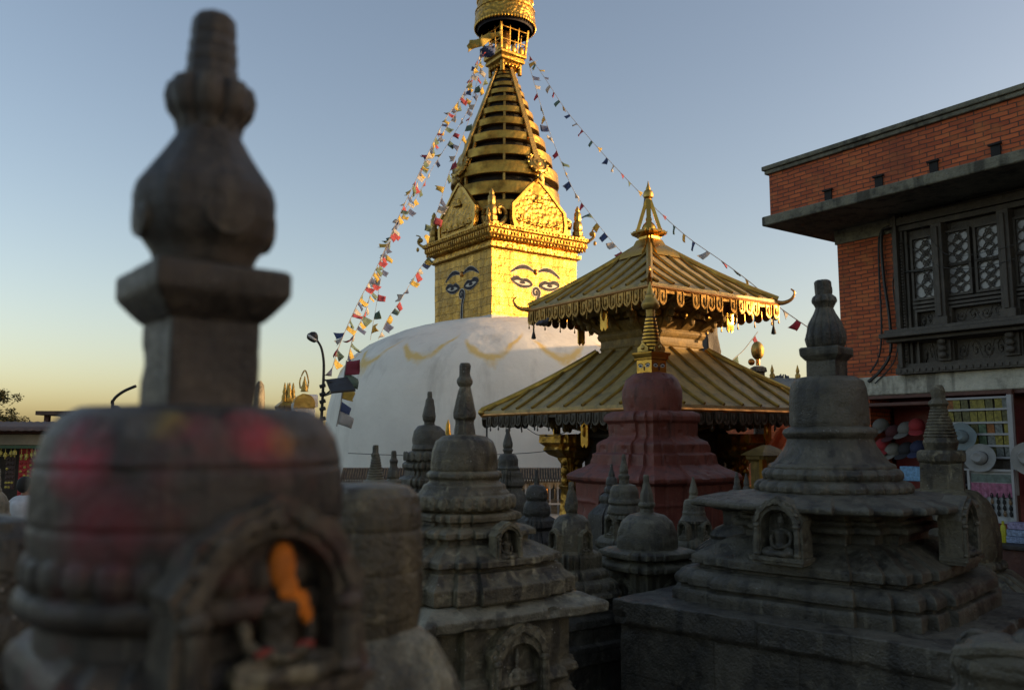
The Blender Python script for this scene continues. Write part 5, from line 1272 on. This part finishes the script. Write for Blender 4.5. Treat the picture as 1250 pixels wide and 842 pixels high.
b = MB(); b.beam(lp(395, 463), lp(408, 468), .03, .03); b.beam(lp(396, 483), lp(408, 473), .03, .03); b.beam(lp(396, 483), lp(404, 480, -.3), .025, .025); b.build('bracket', M['iron'], t)
P = at(137, 505, 20); t = thing('street_lamp', 'bent pipe lamp rising from the dark stall roof behind the nearest chaitya', 'street lamp', (P.x, 20, GZ), 0)
def lq(px, py): p = at(px, py, 20); return Vector((p.x-P.x, 0, p.z-GZ))
b = MB(); b.tube(bez([(0, 0, 0), lq(137, 505), lq(137, 493), lq(141, 485), lq(152, 477), lq(166, 471)], 6), .035, 8); b.build('pole', M['iron'], t)
b = MB(); b.beam(lq(140, 496), lq(152, 504), .22, .06); b.build('lamp_head', M['iron'], t)

P = at(28, 538, 18); t = thing('market_stall', 'stall with rusty sheet roof and beige fascia hung with red goods', 'stall', (P.x, 18, GZ), R(6))
def sl_(px, py, dy=0): p = at(px, py, 18+dy); return Vector((p.x-P.x, dy, p.z-GZ))
za, zb_ = sl_(28, 520).z, sl_(28, 531).z
xl, xr = -2.6, sl_(57, 525).x
rust = plain('rusty_sheet', (.10, .065, .05), .7, .2, .5, 6)
b = MB(); v = []
for i in range(41):
    x = xl+(xr+.15-xl)*i/40; w = .02*(i % 2); v += [(x, -.45, za-.10+w), (x, 1.6, za+.12+w)]
b.add(v, [(2*i, 2*i+1, 2*i+3, 2*i+2) for i in range(40)]); o = b.build('roof', rust, t); s_ = o.modifiers.new('s', 'SOLIDIFY'); s_.thickness = .02
b = MB(); b.box(xl, xr, -.10, -.04, sl_(28, 543).z, sl_(28, 530).z); b.build('fascia', plain('beige_board', (.24, .21, .15), .8, 0, .25, 3), t, bev=.01)
b = MB(); b.box(xl, xr, -.13, -.03, sl_(28, 547).z, sl_(28, 543.4).z); b.build('green_rail', flatc('green_paint', (.045, .09, .045), .6), t)
b = MB()
for x in (xl, (xl+xr)/2-.35, xr-.08): b.box(x, x+.09, -.02, .07, 0, sl_(28, 547).z)
b.build('post', M['wood_soot'], t)
b = MB(); b.box(xl, xr, 1.3, 1.4, 0, za); b.build('back_wall', M['wood_soot'], t)
b = MB(); b.beam((xl, -.05, sl_(20, 528).z), (xr+.2, -.02, sl_(60, 527).z), .07, .07); b.build('beam', M['wood_red'], t)
RG = [flatc('red_beads', (.36, .02, .02), .5, var=.5, k=20), flatc('yellow_trinkets', (.40, .33, .06), .4, var=.5, k=30), flatc('dark_goods', (.05, .03, .025), .6)]
for i, (px, py, w, h, mi, lab) in enumerate(((27, 578, 14, 60, 0, 'tall red cloth strip hung with trinkets at the beige stall'), (38, 576, 12, 54, 0, 'red beaded hanging right of the tall red strip'), (50, 560, 8, 26, 2, 'short dark hanging at the right end of the beige stall'), (10, 575, 10, 44, 2, 'dark hanging left of the tall red strip'))):
    c = sl_(px, py); s = 18/FPX; b = MB(); b.box(-w*s/2, w*s/2, -.02, .02, -h*s/2, h*s/2)
    for q in range(int(h/5)):
        for r_ in range(3): b.ell((-w*s/2+w*s*(r_+.5)/3, -.03, -h*s/2+h*s*(q+.5)/int(h/5)), (.03, .02, .028), 6, 5, mi=random.choice([0, 0, 1]))
    o = b.build('hanging_goods', [RG[mi], RG[1]]); o.matrix_world = t.matrix_basis @ Matrix.Translation(c+Vector((0, .12, 0))); tag(o, lab, 'goods', 'goods hung at the stall')
for i in range(9):
    c = sl_(3+i*6+random.uniform(-1.5, 1.5), 554+random.uniform(-2, 4)); b = MB(); q = random.uniform(.5, .8); b.loft(circ(8), [(.01*q, .09*q), (.05*q, .05*q), (.055*q, -.02*q), (.06*q, -.05*q), (.02*q, -.06*q), (.015*q, -.12*q)]); b.tube([(0, 0, .09*q), (0, 0, .16)], .006, 5)
    o = b.build('hanging_bell', RG[1]); o.location = t.matrix_basis @ (c+Vector((0, -.07, 0)))
    tag(o, 'small yellow bell in the row under the green rail of the stall', 'bell', 'bells under the stall rail')
P = at(100, 538, 21); t2 = thing('market_stall', 'open wooden stall with thin dark flat roof beside the nearest chaitya dome', 'stall', (P.x, 21, GZ), R(4))
def sm_(px, py, dy=0): p = at(px, py, 21+dy); return Vector((p.x-P.x, dy, p.z-GZ))
x0, x1 = sm_(52, 505).x, sm_(168, 505).x
b = MB(); b.box(x0, x1, -.3, 1.8, sm_(80, 507).z, sm_(80, 502).z); b.build('roof', rust, t2, bev=.01)
b = MB()
for x in (x0+.12, x0+1.35, x1-.3): b.box(x, x+.11, -.1, .02, 0, sm_(80, 507).z-.002)
b.build('post', M['wood_red'], t2)
b = MB(); b.box(x0+.12, x1, .9, 1.0, 0, sm_(80, 511).z); b.build('back_wall', M['wood_red'], t2)
b = MB(); b.box(x0+.1, x1, -.13, -.09, sm_(80, 531).z, sm_(80, 528).z); b.beam(sm_(44, 534), sm_(60, 528), .06, .06); b.build('rail', M['wood_dark'], t2)
b = MB()
for i in range(6):
    xx = x0+.5+i*.35; b.add([(xx, -.12, sm_(80, 507).z-.01), (xx+.3, -.12, sm_(80, 507).z-.01), (xx+.24, -.12, sm_(80, 513).z), (xx+.1, -.12, sm_(80, 515).z)], [(0, 1, 2, 3)])
o = b.build('cloth_bunting', M['eye_white'], t2); s_ = o.modifiers.new('s', 'SOLIDIFY'); s_.thickness = .01
P = at(61, 520, 20.6); b = MB(); b.tube([(0, 0, 0), (0, 0, 1.75+.2)], .075, 12); o = b.build('drain_pipe', M['whitewash']); o.location = (P.x, 20.6, GZ); tag(o, 'pale upright pipe at the left corner of the open wooden stall', 'pipe')

# person by the stall
P = at(31, 592, 13.6)
def person_mesh(mat):
    b = MB()
    b.tube(bez([(0, 0, .88), (0, -.01, 1.05), (0, 0, 1.25), (0, .01, 1.40)], 4), [.16, .155, .15, .15, .15, .155, .16, .17, .18, .18, .175, .16, .10], 14)
    b.ell((0, .01, 1.39), (.215, .11, .075)); b.tube([(0, 0, 1.40), (0, -.01, 1.52)], .055, 10)
    for s in (-1, 1):
        b.tube([(s*.09, 0, .92), (s*.10, -.02, .50), (s*.10, .02, .08)], [.095, .065, .042], 10); b.ell((s*.10, -.06, .045), (.045, .12, .045))
        b.tube([(s*.20, .01, 1.38), (s*.25, .0, 1.12), (s*.22, -.10, .88)], [.058, .048, .036], 10); hand(b, (s*.215, -.12, .83), (0, -.2, -1), .085)
    head(b, (0, -.02, 1.62), .105, False)
    return remeshed(b, .022, mat)
per_ = thing('person', 'person in a white shirt with dark hair facing the red-hung stall', 'person', (P.x, 13.6, P.z-1.62), R(165))
o = bpy.data.objects.new('body', person_mesh(plain('skin', (.22, .12, .075), .6))); COL.objects.link(o); o.parent = per_
b = MB(); b.tube(bez([(0, 0, .80), (0, -.01, 1.05), (0, 0, 1.25), (0, .01, 1.40)], 4), [.18, .18, .175, .17, .17, .175, .18, .19, .20, .20, .195, .18, .11], 16); b.ell((0, .01, 1.385), (.235, .13, .085))
for s in (-1, 1): b.tube([(s*.20, .01, 1.38), (s*.252, .0, 1.10)], [.075, .068], 10)
o = bpy.data.objects.new('shirt', remeshed(b, .024, flatc('white_shirt', (.45, .46, .48), .9))); COL.objects.link(o); o.parent = per_
b = MB(); b.ell((0, .015, 1.665), (.105, .115, .10)); b.ell((0, .05, 1.62), (.10, .085, .12))
o = bpy.data.objects.new('hair', remeshed(b, .018, M['black_void'])); COL.objects.link(o); o.parent = per_
b = MB()
for s in (-1, 1): b.tube([(s*.09, 0, .90), (s*.10, -.02, .50), (s*.10, .02, .09)], [.115, .085, .07], 10)
b.ell((0, 0, .90), (.17, .13, .12)); o = bpy.data.objects.new('trousers', remeshed(b, .024, CAPM[3])); COL.objects.link(o); o.parent = per_

# tree beyond the stalls
P = at(2, 520, 34); tr = thing('tree', 'bushy olive-green tree beyond the stall roofs at left', 'tree', (P.x-.55, 34, GZ))
leaf = G('leaves'); ln = leaf.no(leaf.pos(), 1.6, 4)
leafm = leaf.fin(leaf.mix(leaf.mr(ln, .3, .7), (.028, .034, .010), (.085, .078, .022)), .7)
b = MB(); ztp = at(2, 478, 34).z-GZ
b.tube([(0, 0, 0), (.05, .02, ztp*.4), (0, .1, ztp*.75)], .16, 8, .06); br = []
for i in range(24):
    a = random.uniform(0, 2*PI); z = ztp*random.uniform(.35, .7); e = Vector((math.cos(a)*random.uniform(.6, 1.25), math.sin(a)*random.uniform(.6, 1.2), z+random.uniform(.3, 1.0)))
    e.z = min(e.z, ztp*1.02); b.tube(bez([(0, .05, z), (e.x*.5, e.y*.5, z+.15), tuple(e)], 3), .045, 6, .012); br.append(e)
b.build('trunk', M['wood_soot'], tr)
b = MB()
for e in br+[Vector((0, .1, ztp*.9)), Vector((.5, 0, ztp*.8)), Vector((.3, .2, ztp*.95))]:
    for j in range(6):
        c = e+Vector((random.gauss(0, .25), random.gauss(0, .25), random.gauss(0, .18)))
        for k in range(60):
            p = c+Vector((random.gauss(0, .11), random.gauss(0, .11), random.gauss(0, .08)))
            a = Vector((random.uniform(-1, 1), random.uniform(-1, 1), random.uniform(-.5, .5))).normalized(); q = a.cross(Vector((random.uniform(-1, 1), random.uniform(-1, 1), random.uniform(-1, 1)))).normalized()
            l, w = random.uniform(.05, .10), random.uniform(.02, .035); b.add([p-a*l, p+q*w, p+a*l, p-q*w], [(0, 1, 2, 3)])
b.build('crown', leafm, tr, flat=True)

# ------------------------------------------------------------------ things right of the pagoda
P = at(925, 437, 24); t = thing('gilt_orb', 'gilt oval orb on a short stone post right of the pagoda roof', 'finial', (P.x, 24, GZ))
b = MB(); b.loft(redent(.6, .85), [(.16, 0), (.16, at(925, 455, 24).z-GZ), (.22, at(925, 454, 24).z-GZ), (.20, at(925, 449, 24).z-GZ), (.12, at(925, 447, 24).z-GZ)]); b.build('post', M['stone_grey'], t, bev=.01)
zo = at(925, 428, 24).z-GZ
b = MB(); b.ell((0, 0, zo), (.185, .14, .27), 24, 14); b.ell((0, -.11, zo), (.12, .06, .19), 16, 10); b.build('orb', M['gold_dull'], t)
b = MB(); b.tube([(0, 0, zo-.42), (0, 0, zo-.2)], .06, 10); b.ell((-.17, .05, zo-.32), (.10, .04, .10), 12, 8); b.build('neck', M['brass_red'], t)
P = at(876, 430, 25); b = MB(); b.loft(rnd2(SQ, .15, True), [(.24, 0), (.24, P.z-GZ), (.20, at(876, 398, 25).z-GZ), (.17, at(876, 380, 25).z-GZ)], seg=.12)
o = b.build('timber_post', M['wood_soot'], amp=.03, sc=4); o.location = (P.x, 25, GZ); o.rotation_euler = (0, R(-3), .4); tag(o, 'dark upright timber behind the right side of the pagoda upper storey', 'post')
P = at(972, 470, 34); t = thing('tiled_house', 'distant house with grey tiled roof and little spires beyond the pagoda', 'house', (P.x+.6, 34, GZ), R(8))
z0 = at(972, 470, 34).z-GZ
b = MB(); b.box(-2.4, 3.5, 0, 4, 0, z0-.25); b.build('wall', M['brick'], t)
b = MB(); b.add([(-2.8, -.4, z0-.35), (4, -.4, z0-.35), (3.4, 2, z0+.45), (-1.9, 2, z0+.45), (-2.8, 4.4, z0-.35), (4, 4.4, z0-.35)], [(0, 1, 2, 3), (3, 2, 5, 4), (0, 3, 4), (1, 5, 2), (0, 4, 5, 1)]); b.build('roof', M['stone_grey'], t, bev=.04)
for x in (-.7, .45, 1.6):
    b = MB(); b.loft(circ(10), [(.10, z0+.40), (.12, z0+.55), (.06, z0+.65), (.08, z0+.74), (.01, z0+1.0)], M=Matrix.Translation((x, 2, 0))); b.build('spire', M['gold_dull'], t)
# gilt shrine with orange cloth under the pagoda eave
P = at(937, 600, 17); t = thing('gilt_shrine', 'low gilt shrine under the pagoda eave beside an orange cloth', 'shrine', (P.x, 17, GZ), R(20))
def sg(y): return at(937, y, 17).z-GZ
b = MB(); b.loft(redent(.7, .9), [(.30, 0), (.30, sg(600)), (.25, sg(596)), (.25, sg(564)), (.32, sg(560)), (.33, sg(556))], pc=.01); b.build('body', M['wood_temple'], t, amp=.01)
b = MB(); b.loft(SQ, [(.36, sg(555.5)), (.30, sg(552)), (.22, sg(549)), (.06, sg(543))]); b.build('roof', M['wood_temple'], t)
b = MB(); b.beam((-.34, -.34, .1), (-.34, -.34, sg(560)), .10, .10); b.beam((.34, -.34, .1), (.34, -.34, sg(560)), .10, .10); b.build('pillar', M['gold'], t)
o = cloth('cloth_banner', [[at(932+i*4+j*1.0, 548-i*5.0+j*5.2+1.6*math.sin(i+j), 17.8+.08*math.sin(i*1.3+j)) for j in range(5)] for i in range(7)], flatc('orange_cloth', (.50, .085, .02), .9))
tag(o, 'bright orange-red cloth above the low gilt shrine under the pagoda eave', 'cloth')

# ------------------------------------------------------------------ prayer flags
def flag_string(label, pts, n, size=.30, start=0):
    W = [at(*p) for p in pts]; path = bez(W, 10); c0 = sum(W, Vector())/len(W)
    t_ = thing('prayer_flag_string', label, 'prayer flags', c0, 0, 'strings of prayer flags from the gilt spire')
    b = MB(); b.tube([p-c0 for p in path], .012, 4); b.build('cord', M['rope'], t_)
    L = [0]
    for i in range(1, len(path)): L.append(L[-1]+(path[i]-path[i-1]).length)
    for k in range(n):
        s = L[-1]*(k+.5+random.uniform(-.2, .2))/n
        i = max(j for j in range(len(L)-1) if L[j] <= s); f = (s-L[i])/max(1e-6, L[i+1]-L[i]); p = path[i].lerp(path[i+1], f)-c0
        T = (path[i+1]-path[i]).normalized(); sz = size*random.uniform(1.0, 1.45)
        down = Vector((random.uniform(-.9, .9), random.uniform(-.9, .9), -1)); down = (down-T*down.dot(T)).normalized()
        nn = T.cross(down); v = []; m = 4
        cu = random.uniform(-.5, .5); tw = random.uniform(-.7, .7)
        for a in range(m+1):
            for c in range(m+1):
                x = (a/m-.5)*sz; z = c/m*sz*1.05
                v.append(p+T*(x*(1-.10*c/m)+.15*tw*z)+down*z+nn*(.22*sz*math.sin(a/m*PI*1.6+cu*3)*(c/m)+cu*z*z/sz*.8+tw*x*c/m))
        b = MB(); b.add(v, [(a*(m+1)+c, a*(m+1)+c+1, (a+1)*(m+1)+c+1, (a+1)*(m+1)+c) for a in range(m) for c in range(m)])
        o = b.build('flag', FLAGM[(k+start) % 5], t_, 80); s_ = o.modifiers.new('s', 'SOLIDIFY'); s_.thickness = .006
flag_string('dense string of prayer flags, outermost left, reaching from the spire down past the lamp post', [(588, 62, 46), (567, 112, 43), (541, 150, 40), (511, 213, 36.5), (488, 262, 34), (462, 322, 31), (436, 372, 28), (415, 420, 25.5), (405, 452, 24)], 66, .22)
flag_string('string of prayer flags twisted along the outermost left one but ending on the dome rim', [(590, 66, 46), (560, 132, 43), (526, 185, 40), (506, 232, 37), (492, 262, 35), (474, 298, 33), (456, 345, 30.5), (447, 378, 28.5), (432, 410, 26.5), (424, 440, 25)], 64, .22, 2)
flag_string('sparser string of prayer flags between the outermost left one and the spire', [(588, 78, 46), (573, 130, 45), (549, 172, 44), (528, 205, 43), (513, 233, 42), (497, 260, 41), (478, 292, 40), (466, 335, 39), (459, 375, 38.5), (452, 415, 38)], 24, .28, 1)
flag_string('string of prayer flags hugging the left side of the ringed spire', [(594, 92, 45), (577, 135, 44.5), (560, 180, 44), (547, 215, 43.5), (538, 245, 43), (529, 272, 42.5), (521, 303, 42.5)], 17, .30, 3)
flag_string('short string of dark prayer flags from the left cornice corner to the dome', [(524, 312, 45), (511, 330, 43.5), (501, 346, 42.5), (488, 368, 42), (474, 388, 41.5), (462, 414, 41)], 14, .30, 3)
flag_string('longest string of prayer flags sweeping right from the spire past the pagoda finial', [(645, 66, 46), (668, 100, 43), (692, 136, 40), (731, 182, 36.5), (770, 224, 33), (806, 260, 30), (840, 290, 27.5), (880, 318, 25), (915, 344, 23), (950, 374, 21.5), (990, 402, 20)], 31, .215, 2)
flag_string('steeper string of prayer flags right of the spire going down behind the pagoda roof', [(645, 76, 46), (654, 108, 45), (667, 150, 44), (682, 190, 43), (700, 232, 42), (721, 262, 41), (743, 290, 40), (768, 318, 39)], 19, .29, 4)
flag_string('short string of prayer flags low between the pagoda eave and the gilt orb', [(925, 405, 27), (908, 427, 26), (894, 440, 25), (880, 462, 24)], 3, .30, 2)
flag_string('last three big prayer flags hanging near the lamp post before the dome', [(423, 440, 15.5), (419, 468, 15.4), (416, 494, 15.2), (411, 520, 15)], 5, .19, 2)
# thin wires before the dome
for (pts, lab) in (([(425, 553, 20), (520, 556, 20), (640, 553, 20), (700, 545, 20)], 'thin wire strung low across the white dome'), ([(640, 520, 18.5), (655, 530, 18.4), (672, 532, 18.3), (690, 528, 18.2)], 'short slack wire under the left pagoda eave')):
    cable(lab, [at(*p) for p in pts], .008)
# pigeons
pig = None
def pigeon(P, rot, lab, sc=1.0):
    global pig
    if pig is None:
        b = MB(); b.ell((0, 0, .10), (.065, .12, .07), 14, 9); b.tube([(0, -.08, .12), (0, -.12, .19)], [.045, .03], 8); b.ell((0, -.135, .205), (.032, .04, .032), 10, 7)
        b.tube([(0, -.16, .205), (0, -.195, .195)], .012, 6, .004); b.tube([(0, .09, .09), (0, .24, .05)], [.045, .035], 8)
        for s in (-1, 1): b.ell((s*.06, .03, .11), (.02, .12, .05), 10, 7); b.tube([(s*.025, 0, .05), (s*.025, -.01, 0)], .009, 6)
        pig = remeshed(b, .011, plain('pigeon_feathers', (.07, .07, .085), .7, 0, .5, 14))
    o = bpy.data.objects.new('pigeon', pig); COL.objects.link(o); o.location = P; o.rotation_euler = (0, 0, rot); o.scale = (sc,)*3
    tag(o, lab, 'bird', 'pigeons')
for i, (px, lab) in enumerate(((951, 'pigeon at the left end of the distant tiled roof'), (956, 'pigeon second from the left on the distant tiled roof'), (962, 'pigeon beside the first spire on the distant tiled roof'))):
    x = at(px, 462, 36).x; pigeon(Vector((x, 36.2, at(px, 462, 36).z-.02)), 1.2+i, lab)
pigeon(at(664, 400, 19.5)+Vector((0, 0, 0)), 2.4, 'dark pigeon by the bell hanging from the left corner of the upper pagoda roof', 1.1)
b = MB(); P = at(567, 440, 38.6)
